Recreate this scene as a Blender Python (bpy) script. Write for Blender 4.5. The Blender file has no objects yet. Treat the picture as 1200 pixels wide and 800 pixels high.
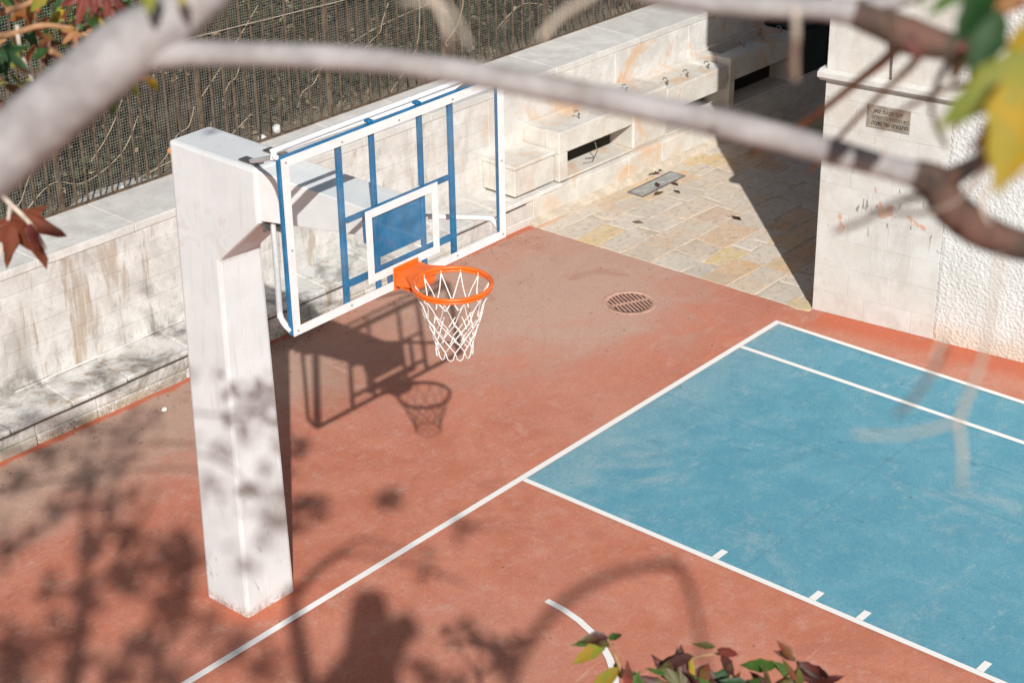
import bpy, bmesh, math, random
from mathutils import Vector, Matrix, noise as mnoise
random.seed(11)
R = random.Random(5)
SC = bpy.context.scene
COL = SC.collection

# ------------------------------------------------------------------ camera
CAM = Vector((-7.13138746, -8.27018968, 7.5029817))
YAW, PITCH, ROLL, FOC = 0.85142302, 0.4617391, -0.01776124, 2.19229939
cy, sy, cp, sp = math.cos(YAW), math.sin(YAW), math.cos(PITCH), math.sin(PITCH)
FW = Vector((sy*cp, cy*cp, -sp)); r0 = Vector((cy, -sy, 0)); u0 = r0.cross(FW)
RT = r0*math.cos(ROLL) + u0*math.sin(ROLL); UP = -r0*math.sin(ROLL) + u0*math.cos(ROLL)
cam = bpy.data.cameras.new('camera')
co = bpy.data.objects.new('camera', cam); COL.objects.link(co)
M3 = Matrix((RT, UP, -FW)).transposed().to_4x4(); M3.translation = CAM
co.matrix_world = M3
cam.sensor_width = 36; cam.lens = FOC*1000/1200*36
cam.clip_start = 0.05; cam.clip_end = 500
cam.dof.use_dof = True; cam.dof.focus_distance = 11.0
cam.dof.aperture_fstop = 5.8; cam.dof.aperture_blades = 0
SC.camera = co

# ------------------------------------------------------------------ sky, sun, exposure
SH = Vector((0.985, 1.05, -1.0))                     # direction light travels
ELEV = math.atan2(1.0, math.hypot(SH.x, SH.y))
w = bpy.data.worlds.new('World'); SC.world = w; w.use_nodes = True
nt = w.node_tree; nt.nodes.clear()
sky = nt.nodes.new('ShaderNodeTexSky'); sky.sky_type = 'NISHITA'; sky.sun_disc = False
sky.sun_elevation = ELEV; sky.sun_rotation = math.atan2(-SH.x, -SH.y)
sky.dust_density = 2.0; sky.air_density = 1.0; sky.ozone_density = 1.0
bg = nt.nodes.new('ShaderNodeBackground'); bg.inputs[1].default_value = 0.05
out = nt.nodes.new('ShaderNodeOutputWorld')
nt.links.new(sky.outputs[0], bg.inputs[0]); nt.links.new(bg.outputs[0], out.inputs[0])
sl = bpy.data.lights.new('sun', 'SUN'); sl.energy = 5.0; sl.angle = math.radians(0.53); sl.color = (1.0, 0.985, 0.95)
so = bpy.data.objects.new('sun', sl); COL.objects.link(so)
so.rotation_euler = SH.to_track_quat('-Z', 'Y').to_euler(); so.location = (-10, -10, 20)
SC.view_settings.view_transform = 'Standard'; SC.view_settings.look = 'None'
SC.view_settings.exposure = -0.06; SC.view_settings.gamma = 1.0
SC.cycles.use_denoising = True
SC.cycles.transparent_max_bounces = 16

# ------------------------------------------------------------------ helpers: points
def at(px, py, d):                                   # a point seen at (px, py), depth d metres from the camera
    k = FOC*1000
    return CAM + (FW + RT*((px-600)/k) - UP*((py-400)/k))*d
def ground(px, py, z=0.0):
    k = FOC*1000
    v = FW + RT*((px-600)/k) - UP*((py-400)/k)
    return CAM + v*((z-CAM.z)/v.z)
def sunward(p, z):                                   # the point at height z whose shadow falls on p
    return p - SH*(z-p.z)
def in_view(p, pad=1.08):
    v = p-CAM; z = v.dot(FW)
    if z < .05: return False
    return abs(v.dot(RT)/z)*FOC*1000 < 600*pad and abs(v.dot(UP)/z)*FOC*1000 < 400*pad

# ------------------------------------------------------------------ helpers: objects
def link(name, me, mat=None, parent=None, loc=None):
    o = bpy.data.objects.new(name, me); COL.objects.link(o)
    if mat is not None and me is not None and len(me.materials) == 0: me.materials.append(mat)
    if parent is not None: o.parent = parent
    if loc is not None: o.location = loc
    return o
def thing(name, label, cat, loc=(0, 0, 0), rotz=0, group=None):
    o = bpy.data.objects.new(name, None); COL.objects.link(o)
    o.location = loc; o.rotation_euler = (0, 0, rotz); o['label'] = label; o['category'] = cat
    o.empty_display_size = .2
    if group: o['group'] = group
    return o
def tag(o, label, cat, group=None):
    o['label'] = label; o['category'] = cat
    if group: o['group'] = group
    return o
def struct(o):
    o['kind'] = 'structure'; return o
class MB:
    def __init__(s): s.v = []; s.f = []; s.sm = []
    def add(s, vs, fs, smooth=False):
        b = len(s.v); s.v += [tuple(x) for x in vs]
        s.f += [tuple(b+i for i in f) for f in fs]; s.sm += [smooth]*len(fs)
    def box(s, x0, x1, y0, y1, z0, z1):
        s.add([(x0,y0,z0),(x1,y0,z0),(x1,y1,z0),(x0,y1,z0),(x0,y0,z1),(x1,y0,z1),(x1,y1,z1),(x0,y1,z1)],
              [(0,3,2,1),(4,5,6,7),(0,1,5,4),(1,2,6,5),(2,3,7,6),(3,0,4,7)])
    def cbox(s, x0, x1, y0, y1, z0, z1, c=.006, j=0):       # a stone: box with chamfered edges (24 verts)
        lo = (x0,y0,z0); hi = (x1,y1,z1); V = []; idx = {}
        for ax in range(3):
            for cx in (0,1):
                for cyy in (0,1):
                    for cz in (0,1):
                        k = (cx,cyy,cz); q = []
                        for a in range(3):
                            e = hi[a] if k[a] else lo[a]
                            if a != ax: e += -c if k[a] else c
                            q.append(e + (R.uniform(-j,j) if a != ax else R.uniform(-j,j)*.4))
                        idx[(ax,)+k] = len(V); V.append(q)
        F = []
        def quad(ax, side):
            o = [a for a in range(3) if a != ax]; r = []
            for (p, q) in ((0,0),(1,0),(1,1),(0,1)):
                k = [0,0,0]; k[ax] = side; k[o[0]] = p; k[o[1]] = q; r.append(idx[(ax,)+tuple(k)])
            flip = (side == 0) ^ (ax == 1)
            return tuple(r[::-1]) if flip else tuple(r)
        for ax in range(3):
            for sd in (0,1): F.append(quad(ax, sd))
        for a, b in ((0,1),(0,2),(1,2)):
            o = 3-a-b
            for p in (0,1):
                for q in (0,1):
                    ks = []
                    for t in (0,1):
                        k = [0,0,0]; k[a] = p; k[b] = q; k[o] = t; ks.append(tuple(k))
                    F.append((idx[(a,)+ks[0]], idx[(a,)+ks[1]], idx[(b,)+ks[1]], idx[(b,)+ks[0]]))
        for cx in (0,1):
            for c2 in (0,1):
                for cz in (0,1): F.append(tuple(idx[(a,cx,c2,cz)] for a in range(3)))
        s.add(V, F)
    def prism(s, poly, axis, a0, a1):                       # polygon (2D) extruded along an axis
        n = len(poly)
        def P(q, t):
            return {'x': (t,q[0],q[1]), 'y': (q[0],t,q[1]), 'z': (q[0],q[1],t)}[axis]
        s.add([P(q,a0) for q in poly]+[P(q,a1) for q in poly],
              [tuple(range(n))[::-1], tuple(range(n,2*n))]+[(i,(i+1)%n,n+(i+1)%n,n+i) for i in range(n)])
    def tube(s, pts, rad, sides=8, cap=True, smooth=True):
        pts = [Vector(p) for p in pts]; n = len(pts)
        if not hasattr(rad, '__len__'): rad = [rad]*n
        T = [(pts[min(i+1,n-1)]-pts[max(i-1,0)]).normalized() for i in range(n)]
        a = T[0].orthogonal().normalized(); V = []
        for i in range(n):
            a = (a-T[i]*a.dot(T[i])).normalized(); b = T[i].cross(a)
            for k in range(sides):
                t = 2*math.pi*k/sides
                V.append(pts[i]+(a*math.cos(t)+b*math.sin(t))*rad[i])
        F = [(i*sides+k, i*sides+(k+1)%sides, (i+1)*sides+(k+1)%sides, (i+1)*sides+k) for i in range(n-1) for k in range(sides)]
        b0 = len(s.v); s.add(V, F, smooth)
        if cap: s.add(V[:sides], [tuple(range(sides))[::-1]]); s.add(V[-sides:], [tuple(range(sides))])
    def torus(s, c, Rr, r, n=48, m=10):
        V = []; F = []
        for i in range(n):
            t = 2*math.pi*i/n
            for k in range(m):
                u = 2*math.pi*k/m
                V.append((c[0]+(Rr+r*math.cos(u))*math.cos(t), c[1]+(Rr+r*math.cos(u))*math.sin(t), c[2]+r*math.sin(u)))
        for i in range(n):
            for k in range(m):
                F.append((i*m+k, ((i+1)%n)*m+k, ((i+1)%n)*m+(k+1)%m, i*m+(k+1)%m))
        s.add(V, F, True)
    def mesh(s, name):
        me = bpy.data.meshes.new(name); me.from_pydata(s.v, [], s.f); me.validate()
        if len(me.polygons) == len(s.sm): me.polygons.foreach_set('use_smooth', s.sm)
        bm = bmesh.new(); bm.from_mesh(me); bmesh.ops.recalc_face_normals(bm, faces=bm.faces); bm.to_mesh(me); bm.free()
        me.update(); return me
    def build(s, name, mat=None, parent=None): return link(name, s.mesh(name), mat, parent)
def smooth_path(pts, rads, sub=6):
    P = [Vector(p) for p in pts]; n = len(P); O = []; Rr = []
    for i in range(n-1):
        p0, p1, p2, p3 = P[max(i-1,0)], P[i], P[i+1], P[min(i+2,n-1)]
        for k in range(sub):
            t = k/sub
            O.append(.5*((2*p1)+(p2-p0)*t+(2*p0-5*p1+4*p2-p3)*t*t+(3*p1-p0-3*p2+p3)*t**3))
            Rr.append(rads[i]+(rads[i+1]-rads[i])*t)
    O.append(P[-1]); Rr.append(rads[-1]); return O, Rr

# ------------------------------------------------------------------ helpers: materials
class NM:
    def __init__(s, name):
        s.m = bpy.data.materials.new(name); s.m.use_nodes = True; s.t = s.m.node_tree; s.t.nodes.clear()
        s.o = s.t.nodes.new('ShaderNodeOutputMaterial')
        s.b = s.t.nodes.new('ShaderNodeBsdfPrincipled'); s.L(s.b.outputs[0], s.o.inputs[0])
        s.g = s.t.nodes.new('ShaderNodeNewGeometry'); s.pos = s.g.outputs['Position']
    def L(s, a, b): s.t.links.new(a, b)
    def put(s, inp, v):
        if hasattr(v, 'is_linked') or isinstance(v, bpy.types.NodeSocket): s.L(v, inp)
        elif isinstance(v, (tuple, list)): inp.default_value = (*v, 1) if len(v) == 3 and inp.type == 'RGBA' else v
        else: inp.default_value = v
    def noise(s, scale, detail=4, rough=.6, vec=None, dist=0, out=0):
        n = s.t.nodes.new('ShaderNodeTexNoise'); n.inputs['Scale'].default_value = scale
        n.inputs['Detail'].default_value = detail; n.inputs['Roughness'].default_value = rough; n.inputs['Distortion'].default_value = dist
        s.L(vec if vec is not None else s.pos, n.inputs['Vector']); return n.outputs[out]
    def voro(s, scale, vec=None, feat='F1'):
        n = s.t.nodes.new('ShaderNodeTexVoronoi'); n.feature = feat; n.inputs['Scale'].default_value = scale
        s.L(vec if vec is not None else s.pos, n.inputs['Vector']); return n.outputs['Distance']
    def scale(s, v, k):
        n = s.t.nodes.new('ShaderNodeMapping'); n.inputs['Scale'].default_value = k
        s.L(v, n.inputs['Vector']); return n.outputs[0]
    def scratch(s, ang, sc, lo=.66, hi=.72, k=14):
        n = s.t.nodes.new('ShaderNodeMapping'); n.inputs['Rotation'].default_value = (0,0,ang); n.inputs['Scale'].default_value = (sc, sc*k, sc)
        s.L(s.pos, n.inputs['Vector']); return s.ramp(s.noise(1.0, 3, .55, n.outputs[0], .6), lo, hi)
    def ramp(s, f, a, b, va=0.0, vb=1.0):
        n = s.t.nodes.new('ShaderNodeMapRange'); n.clamp = True; n.interpolation_type = 'SMOOTHSTEP'
        s.put(n.inputs[0], f); n.inputs[1].default_value = a; n.inputs[2].default_value = b
        n.inputs[3].default_value = va; n.inputs[4].default_value = vb; return n.outputs[0]
    def mix(s, f, a, b, mode='MIX'):
        n = s.t.nodes.new('ShaderNodeMix'); n.data_type = 'RGBA'; n.blend_type = mode
        s.put(n.inputs[0], f); s.put(n.inputs[6], a); s.put(n.inputs[7], b); return n.outputs[2]
    def math(s, op, a, b=0.0, c=0.0):
        n = s.t.nodes.new('ShaderNodeMath'); n.operation = op
        s.put(n.inputs[0], a); s.put(n.inputs[1], b)
        if len(n.inputs) > 2: s.put(n.inputs[2], c)
        return n.outputs[0]
    def xyz(s, v=None):
        n = s.t.nodes.new('ShaderNodeSeparateXYZ'); s.L(v if v is not None else s.pos, n.inputs[0]); return n.outputs
    def rnd(s):
        n = s.t.nodes.new('ShaderNodeObjectInfo'); return n.outputs['Random']
    def cramp(s, f, stops):
        n = s.t.nodes.new('ShaderNodeValToRGB'); e = n.color_ramp.elements
        while len(e) < len(stops): e.new(.5)
        for q, (p, c) in zip(e, stops): q.position = p; q.color = (*c, 1)
        s.put(n.inputs[0], f); return n.outputs[0]
    def bump(s, h, strength=.4, dist=.01):
        n = s.t.nodes.new('ShaderNodeBump'); n.inputs['Strength'].default_value = strength; n.inputs['Distance'].default_value = dist
        s.L(h, n.inputs['Height']); s.L(n.outputs[0], s.b.inputs['Normal']); return n
    def fin(s, col, rough=.8, metal=0.0, spec=.3):
        s.put(s.b.inputs['Base Color'], col); s.put(s.b.inputs['Roughness'], rough)
        s.b.inputs['Metallic'].default_value = metal; s.b.inputs['Specular IOR Level'].default_value = spec
        return s.m
def simple(name, col, rough=.6, metal=0.0, var=.12, scale=8, spec=.3, bump=0):
    m = NM(name); n = m.noise(scale, 5)
    c = m.mix(m.ramp(n, .3, .7), tuple(x*(1-var) for x in col), tuple(min(1, x*(1+var)) for x in col))
    if bump: m.bump(m.noise(scale*6, 4), bump, .01)
    return m.fin(c, rough, metal, spec)

# painted court ------------------------------------------------------
def wall_dist(m, xyz):    # metres in front of the left wall's foot
    return m.math('SUBTRACT', m.math('MULTIPLY_ADD', xyz[0], -.029, 3.44), xyz[1])
m = NM('red_court_paint'); X = m.xyz()
big = m.noise(.45, 5, .6, dist=.6); mid = m.noise(2.2, 6, .65, dist=.8); fine = m.noise(60, 3, .7); streak = m.noise(3, 6, .7, m.scale(m.pos, (1, 5, 1)))
c = m.mix(m.ramp(mid, .35, .68), (.50,.165,.098), (.585,.222,.143))
# dusty, sun-bleached zone between the hoop, the wall and the drain
dx = m.math('SUBTRACT', X[0], 5.3); dy = m.math('SUBTRACT', X[1], 1.9)
dd = m.math('SQRT', m.math('ADD', m.math('MULTIPLY', dx, m.math('MULTIPLY', dx, .22)), m.math('MULTIPLY', dy, m.math('MULTIPLY', dy, .45))))
dz = m.ramp(m.math('ADD', dd, m.math('MULTIPLY', m.math('SUBTRACT', mid, .5), 1.6)), .25, 1.25, .92, 0)
c = m.mix(dz, c, (.56,.375,.295))
c = m.mix(m.ramp(big, .46, .66, 0, .35), c, (.54,.29,.21))
c = m.mix(m.ramp(m.noise(5.5, 7, .75, None, .4), .52, .72, 0, .35), c, (.62,.36,.27))
c = m.mix(m.ramp(m.noise(11, 6, .75), .54, .74, 0, .4), c, (.33,.115,.08))
c = m.mix(m.ramp(streak, .56, .74, 0, .5), c, (.60,.38,.32))
# dusty grey area along the wall at left
lw = m.math('SUBTRACT', wall_dist(m, X), m.math('MULTIPLY', m.math('SUBTRACT', mid, .5), 1.4))
c = m.mix(m.math('MULTIPLY', m.ramp(lw, .5, 1.7, .85, 0), m.ramp(X[0], 2.6, 3.6, 1, .5)), c, (.44,.325,.255))
c = m.mix(m.math('MULTIPLY', m.ramp(m.noise(5, 8, .82), .5, .68), .38), c, (.60,.43,.35))
c = m.mix(m.math('MULTIPLY', m.ramp(m.noise(4, 7, .8), .52, .68), m.ramp(lw, .3, 1.5, .6, .1)), c, (.22,.15,.12))
# fresh paint along the edges
ed = m.math('ADD', wall_dist(m, X), m.math('MULTIPLY', m.math('SUBTRACT', m.noise(5, 4), .5), .14))
px_ = m.math('MAXIMUM', m.math('SUBTRACT', m.math('ABSOLUTE', X[0]), .2), m.math('SUBTRACT', m.math('ABSOLUTE', m.math('SUBTRACT', X[1], .49)), .2))
pe = m.math('ADD', px_, m.math('MULTIPLY', m.math('SUBTRACT', m.noise(4, 4), .5), .3))
be = m.math('SUBTRACT', m.math('ADD', m.math('MULTIPLY_ADD', X[1], -.117, 6.43), m.math('MULTIPLY', m.math('SUBTRACT', m.noise(4, 4), .5), .25)), X[0])
be = m.math('ADD', be, m.ramp(X[1], -.25, .1, 0, 3))
fe = m.math('MAXIMUM', m.math('MAXIMUM', m.ramp(ed, .03, .085, .9, 0), m.ramp(pe, .0, .20, .6, 0)), m.ramp(be, .12, .42, .85, 0))
c = m.mix(fe, c, (.54,.125,.055))
c = m.mix(m.ramp(m.voro(3.1), .02, .045, .75, 0), c, (.16,.07,.05))
c = m.mix(m.ramp(m.voro(4.3, m.scale(m.pos, (1.3,1,1))), .012, .026, .8, 0), c, (.75,.66,.58))
c = m.mix(m.ramp(fine, .35, .7, 0, .35), c, (.33,.12,.08))
c = m.mix(m.ramp(m.noise(170, 2, .6), .55, .75, 0, .4), c, (.66,.45,.38))
m.bump(m.noise(120, 3), .25, .004)
g1 = m.noise(26, 5, .8); c = m.mix(m.ramp(g1, .55, .70, 0, .4), c, (.68,.40,.29)); c = m.mix(m.ramp(g1, .44, .30, 0, .5), c, (.27,.10,.075))
sc_ = m.noise(2.6, 8, .8, m.scale(m.pos, (1.6,1,1)), .4); c = m.mix(m.ramp(sc_, .60, .66, 0, .3), c, (.64,.43,.34))
for a_, k_ in ((.35,.8),(1.25,.6),(2.4,1.0)): c = m.mix(m.math('MULTIPLY', m.math('MULTIPLY', m.scratch(a_, k_, .67, .75, 26), m.ramp(m.noise(1.3, 4), .5, .62)), .32), c, (.72,.52,.43))
c = m.mix(m.ramp(m.noise(.8, 7, .75, None, 1.5), .56, .66, 0, .4), c, (.36,.15,.10))
c = m.mix(m.ramp(m.voro(7.3, m.scale(m.pos, (1,1.15,1))), .012, .05, .55, 0), c, (.20,.085,.065))
c = m.mix(m.ramp(m.voro(11.7), .01, .04, .5, 0), c, (.70,.52,.44))
M_red = m.fin(c, .75, 0, .25)

m = NM('blue_court_paint'); X = m.xyz()
big = m.noise(.55, 5, .6, dist=.8); mid = m.noise(2.4, 6, .65, dist=.6); fine = m.noise(70, 3, .7); streak = m.noise(2.2, 7, .72, m.scale(m.pos, (1, 4, 1)))
c = m.mix(m.ramp(mid, .35, .68), (.095,.31,.41), (.135,.36,.455))
c = m.mix(m.ramp(m.noise(.9, 8, .78, m.scale(m.pos, (1,1.3,1)), .8), .53, .70, 0, .7), c, (.36,.45,.47))
c = m.mix(m.ramp(m.noise(.7, 7, .75, None, 1.2), .55, .7, 0, .45), c, (.06,.24,.33))
c = m.mix(m.math('MULTIPLY', m.ramp(m.noise(5, 8, .82), .5, .68), .33), c, (.40,.48,.50))
ft = m.ramp(m.math('ADD', X[1], m.math('MULTIPLY', mid, 1.2)), -.4, .9, 0, .35)
c = m.mix(ft, c, (.40,.47,.47))
for a_, k_ in ((.5,.7),(1.4,.9),(2.6,.6)): c = m.mix(m.math('MULTIPLY', m.math('MULTIPLY', m.scratch(a_, k_, .67, .75, 26), m.ramp(m.noise(1.1, 4), .5, .62)), .32), c, (.52,.57,.57))
c = m.mix(m.math('MULTIPLY', m.scratch(.9, .5, .70, .76, 24), .35), c, (.04,.15,.21))
c = m.mix(m.ramp(m.noise(6, 3, .5, m.scale(m.pos, (1,.3,1)), 1.2), .66, .74, 0, .35), c, (.03,.14,.22))
c = m.mix(m.ramp(m.voro(2.6), .02, .04, .7, 0), c, (.04,.09,.12))
c = m.mix(m.ramp(m.voro(3.9, m.scale(m.pos, (1,1.4,1))), .012, .028, .8, 0), c, (.62,.62,.6))
c = m.mix(m.ramp(fine, .35, .7, 0, .4), c, (.06,.17,.23))
c = m.mix(m.ramp(m.noise(170, 2, .6), .56, .76, 0, .35), c, (.40,.50,.52))
c = m.mix(m.ramp(m.noise(9, 7, .75, None, .5), .54, .74, 0, .2), c, (.30,.42,.46))
j1 = m.ramp(m.math('ABSOLUTE', m.math('ADD', m.math('ADD', X[1], 2.04), m.math('MULTIPLY', m.math('SUBTRACT', m.noise(4,3), .5), .05))), .004, .025, .2, 0)
j2 = m.ramp(m.math('ABSOLUTE', m.math('ADD', m.math('SUBTRACT', X[0], 4.27), m.math('MULTIPLY', m.math('SUBTRACT', m.noise(4,3), .5), .06))), .004, .025, .18, 0)
c = m.mix(m.math('MAXIMUM', j1, j2), c, (.045,.17,.25))
m.bump(m.noise(120, 3), .25, .004)
g1 = m.noise(26, 5, .8); c = m.mix(m.ramp(g1, .56, .72, 0, .28), c, (.33,.46,.49)); c = m.mix(m.ramp(g1, .44, .30, 0, .4), c, (.06,.19,.27))
sc_ = m.noise(2.1, 8, .8, m.scale(m.pos, (1,1.6,1)), .4); c = m.mix(m.ramp(sc_, .60, .66, 0, .32), c, (.47,.53,.53))
c = m.mix(m.ramp(m.voro(7.1, m.scale(m.pos, (1,1.2,1))), .012, .05, .5, 0), c, (.05,.13,.18))
c = m.mix(m.ramp(m.voro(12.1), .01, .04, .45, 0), c, (.56,.60,.60))
M_blue = m.fin(c, .7, 0, .25)

m = NM('white_line_paint'); wr = m.noise(14, 6, .7)
c = m.mix(m.ramp(wr, .6, .78, 0, .5), (.82,.80,.77), (.52,.40,.36))
M_line = m.fin(c, .7)

# stone ---------------------------------------------------------------
def stone_mat(name, lo, hi, rust=True, grime=True, side=6.3, bump=.35):
    m = NM(name); X = m.xyz(); rn = m.rnd()
    n1 = m.noise(5, 7, .65); n2 = m.noise(38, 5, .7); vs = m.noise(1.0, 6, .65, m.scale(m.pos, (9, 9, 1.1))); vs2 = m.noise(1.0, 5, .6, m.scale(m.pos, (4, 4, .7)), .5)
    c = m.mix(m.ramp(n1, .32, .68), lo, hi)
    c = m.mix(m.math('MULTIPLY', rn, .4), c, tuple(x*.86 for x in lo))
    if rust:
        zone = m.ramp(X[0], side-1, side+1.2)
        rz = m.noise(1.7, 5, .6, None, 1.0)
        c = m.mix(m.math('MULTIPLY', m.ramp(rz, .48, .68), m.math('MULTIPLY', zone, .85)), c, (.66,.43,.26))
        c = m.mix(m.math('MULTIPLY', m.ramp(m.noise(3.3, 6, .7, None, 1.5), .6, .72), m.math('MULTIPLY', zone, .7)), c, (.55,.29,.15))
        left = m.ramp(X[0], side+.5, side-1.5)
        c = m.mix(m.math('MULTIPLY', m.ramp(vs, .55, .68), m.math('MULTIPLY', left, .75)), c, (.36,.26,.18))
        c = m.mix(m.math('MULTIPLY', m.ramp(vs2, .58, .68), m.math('MULTIPLY', left, .65)), c, (.38,.27,.18))
        c = m.mix(m.math('MULTIPLY', m.ramp(m.noise(2.6, 7, .75, m.scale(m.pos, (1,1,.6)), .8), .5, .66), m.math('MULTIPLY', left, .5)), c, (.40,.365,.33))
        c = m.mix(m.math('MULTIPLY', m.ramp(m.noise(13, 6, .75, m.scale(m.pos, (1,1,.5))), .57, .70), m.math('MULTIPLY', left, .55)), c, (.30,.27,.235))
    if grime:
        left = m.ramp(X[0], side+.2, side-2.2)
        g = m.noise(2.2, 6, .68, None, .7)
        low = m.ramp(X[2], .25, .62, 1, .12)
        c = m.mix(m.math('MULTIPLY', m.math('MULTIPLY', m.ramp(g, .46, .66), low), m.math('MULTIPLY', left, .85)), c, (.16,.145,.13))
        low2 = m.ramp(X[2], .0, .16, 1, 0)
        c = m.mix(m.math('MULTIPLY', m.math('MULTIPLY', m.ramp(m.noise(7, 6, .7), .4, .6), low2), m.math('MULTIPLY', left, .8)), c, (.30,.25,.19))
        c = m.mix(m.math('MULTIPLY', m.ramp(m.noise(48, 3, .6), .62, .70), m.math('MULTIPLY', m.ramp(X[2], .05, .5, .9, .25), left)), c, (.10,.09,.08))
    if grime: c = m.mix(m.math('MULTIPLY', m.ramp(m.noise(75, 3, .6), .52, .60), m.math('MULTIPLY', m.math('MULTIPLY', m.ramp(X[2], .02, .13, 1, 0), m.ramp(m.noise(1.6, 4), .4, .55)), left)), c, (.07,.06,.05)); c = m.mix(m.math('MULTIPLY', m.ramp(m.noise(3, 6, .7), .42, .6), m.math('MULTIPLY', m.ramp(X[2], .03, .14, .7, 0), left)), c, (.42,.34,.22))
    c = m.mix(m.ramp(n2, .5, .75, 0, .3), c, tuple(x*.7 for x in lo))
    g1 = m.noise(34, 6, .8); c = m.mix(m.ramp(g1, .56, .70, 0, .45), c, tuple(x*.55 for x in lo)); c = m.mix(m.ramp(g1, .42, .30, 0, .4), c, (.82,.79,.75))
    m.bump(m.mix(.5, m.noise(28, 6, .7), m.noise(120, 3, .6)), bump, .012)
    return m.fin(c, .85, 0, .2)
M_wall = stone_mat('whitewashed_stone', (.60,.575,.54), (.79,.77,.74))
M_mortar = stone_mat('stone_mortar', (.56,.53,.49), (.72,.695,.66))
M_cop = stone_mat('coping_stone', (.60,.575,.535), (.76,.735,.70), False)
M_trough = stone_mat('trough_stone', (.60,.56,.50), (.73,.70,.645), True, False)
M_dark_joint = simple('open_joint', (.10,.085,.07), .9)

m = NM('pier_stone'); X = m.xyz(); rn = m.rnd()
n1 = m.noise(4, 7, .65); c = m.mix(m.ramp(n1, .32, .68), (.57,.545,.51), (.68,.665,.635))
c = m.mix(m.math('MULTIPLY', rn, .45), c, (.60,.56,.50))
c = m.mix(m.ramp(m.noise(2.2, 7, .75, None, .8), .48, .66, 0, .5), c, (.55,.48,.40))
c = m.mix(m.ramp(m.noise(30, 6, .8), .56, .70, 0, .4), c, (.45,.40,.34))
c = m.mix(m.ramp(m.noise(9, 6, .7, m.scale(m.pos, (1,1,.45)), 1), .62, .72, 0, .55), c, (.50,.42,.34))
hz = m.math('MULTIPLY', m.ramp(X[2], .75, .95), m.ramp(X[2], 1.75, 1.5))
c = m.mix(m.math('MULTIPLY', m.ramp(m.noise(3.6, 3, .5, m.scale(m.pos, (1,1.2,.8)), .8), .635, .665), m.math('MULTIPLY', hz, .75)), c, (.58,.27,.16))
c = m.mix(m.math('MULTIPLY', m.ramp(m.noise(2.0, 7, .8, m.scale(m.pos, (1,1,.5)), .6), .52, .64), .45), c, (.46,.42,.37))
c = m.mix(m.math('MULTIPLY', m.ramp(m.noise(20, 3, .5, m.scale(m.pos, (1,1,.25)), .4), .66, .70), m.math('MULTIPLY', hz, .7)), c, (.12,.11,.10))
c = m.mix(m.math('MULTIPLY', m.ramp(m.noise(5.5, 3, .5, m.scale(m.pos, (1,1,1.3)), .5), .70, .74), m.math('MULTIPLY', hz, .8)), c, (.10,.16,.14))
c = m.mix(m.ramp(m.noise(60, 4), .55, .75, 0, .25), c, (.5,.44,.37))
m.bump(m.mix(.5, m.noise(22, 6, .7), m.noise(90, 3)), .3, .01)
M_pier = m.fin(c, .85, 0, .2)
m = NM('rough_stucco'); n1 = m.noise(3, 6, .6)
c = m.mix(m.ramp(n1, .3, .7), (.62,.605,.57), (.70,.685,.66))
X = m.xyz(); c = m.mix(m.ramp(m.math('ADD', X[2], m.math('MULTIPLY', m.noise(4, 5), .3)), .2, .42, .55, 0), c, (.62,.50,.36))
m.bump(m.mix(.6, m.noise(30, 5, .6), m.voro(34)), .7, .02)
M_stucco = m.fin(c, .9, 0, .15)

m = NM('paving_stone'); rn = m.rnd()
base = m.cramp(rn, [(0,(.66,.575,.48)),(.25,(.70,.62,.54)),(.45,(.61,.53,.44)),(.60,(.68,.565,.45)),(.70,(.68,.44,.27)),(.80,(.70,.53,.27)),(.90,(.66,.37,.22)),(1,(.60,.53,.44))])
n1 = m.noise(3.2, 7, .68, m.scale(m.pos, (1,2.2,1)), 1.2); n2 = m.noise(14, 6, .7)
c = m.mix(m.ramp(n1, .40, .70, 0, .6), base, (.66,.57,.45))
c = m.mix(m.ramp(m.noise(1.6, 6, .7, None, 1.2), .54, .66, 0, .6), c, (.70,.45,.27))
c = m.mix(m.ramp(n2, .48, .68, 0, .7), c, (.38,.31,.24))
c = m.mix(m.ramp(m.noise(5, 7, .75, m.scale(m.pos,(1,2,1)), 1.6), .50, .64, 0, .6), c, (.74,.63,.52))
c = m.mix(m.ramp(m.noise(45, 4, .7), .56, .72, 0, .45), c, (.26,.22,.18))
c = m.mix(m.ramp(m.noise(.9, 4, .6, None, 1), .52, .68, 0, .4), c, (.46,.42,.37))
m.bump(m.mix(.5, n2, m.noise(50, 4)), .35, .02)
M_pave = m.fin(c, .7, 0, .3)
m = NM('paving_mortar'); c = m.mix(m.ramp(m.noise(8, 6, .7), .35, .7), (.47,.40,.31), (.66,.57,.46)); m.bump(m.noise(60, 4), .4, .01)
M_pmort = m.fin(c, .9)

# hoop ----------------------------------------------------------------
m = NM('white_painted_concrete'); X = m.xyz()
c = m.mix(m.ramp(m.noise(3, 6, .6), .3, .7), (.66,.675,.675), (.735,.75,.75))
c = m.mix(m.ramp(m.noise(1.0, 6, .65, m.scale(m.pos, (22,22,2.2)), .3), .52, .72, 0, .5), c, (.60,.57,.53))
c = m.mix(m.math('MULTIPLY', m.ramp(m.noise(9, 6, .75, m.scale(m.pos, (1,1,.35)), 1), .58, .64), m.ramp(X[2], .1, 1.6, .7, 0)), c, (.47,.46,.44))
c = m.mix(m.math('MULTIPLY', m.ramp(m.noise(6, 5, .7), .5, .6), m.math('MULTIPLY', m.ramp(X[2], 2.6, 2.7), m.ramp(X[2], 3.1, 3.0, 0, .25))), c, (.46,.36,.30))
c = m.mix(m.ramp(m.voro(4.5), .01, .03, .6, 0), c, (.2,.18,.16))
m.bump(m.mix(.6, m.noise(18, 6, .7), m.noise(80, 3)), .22, .01)
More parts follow.
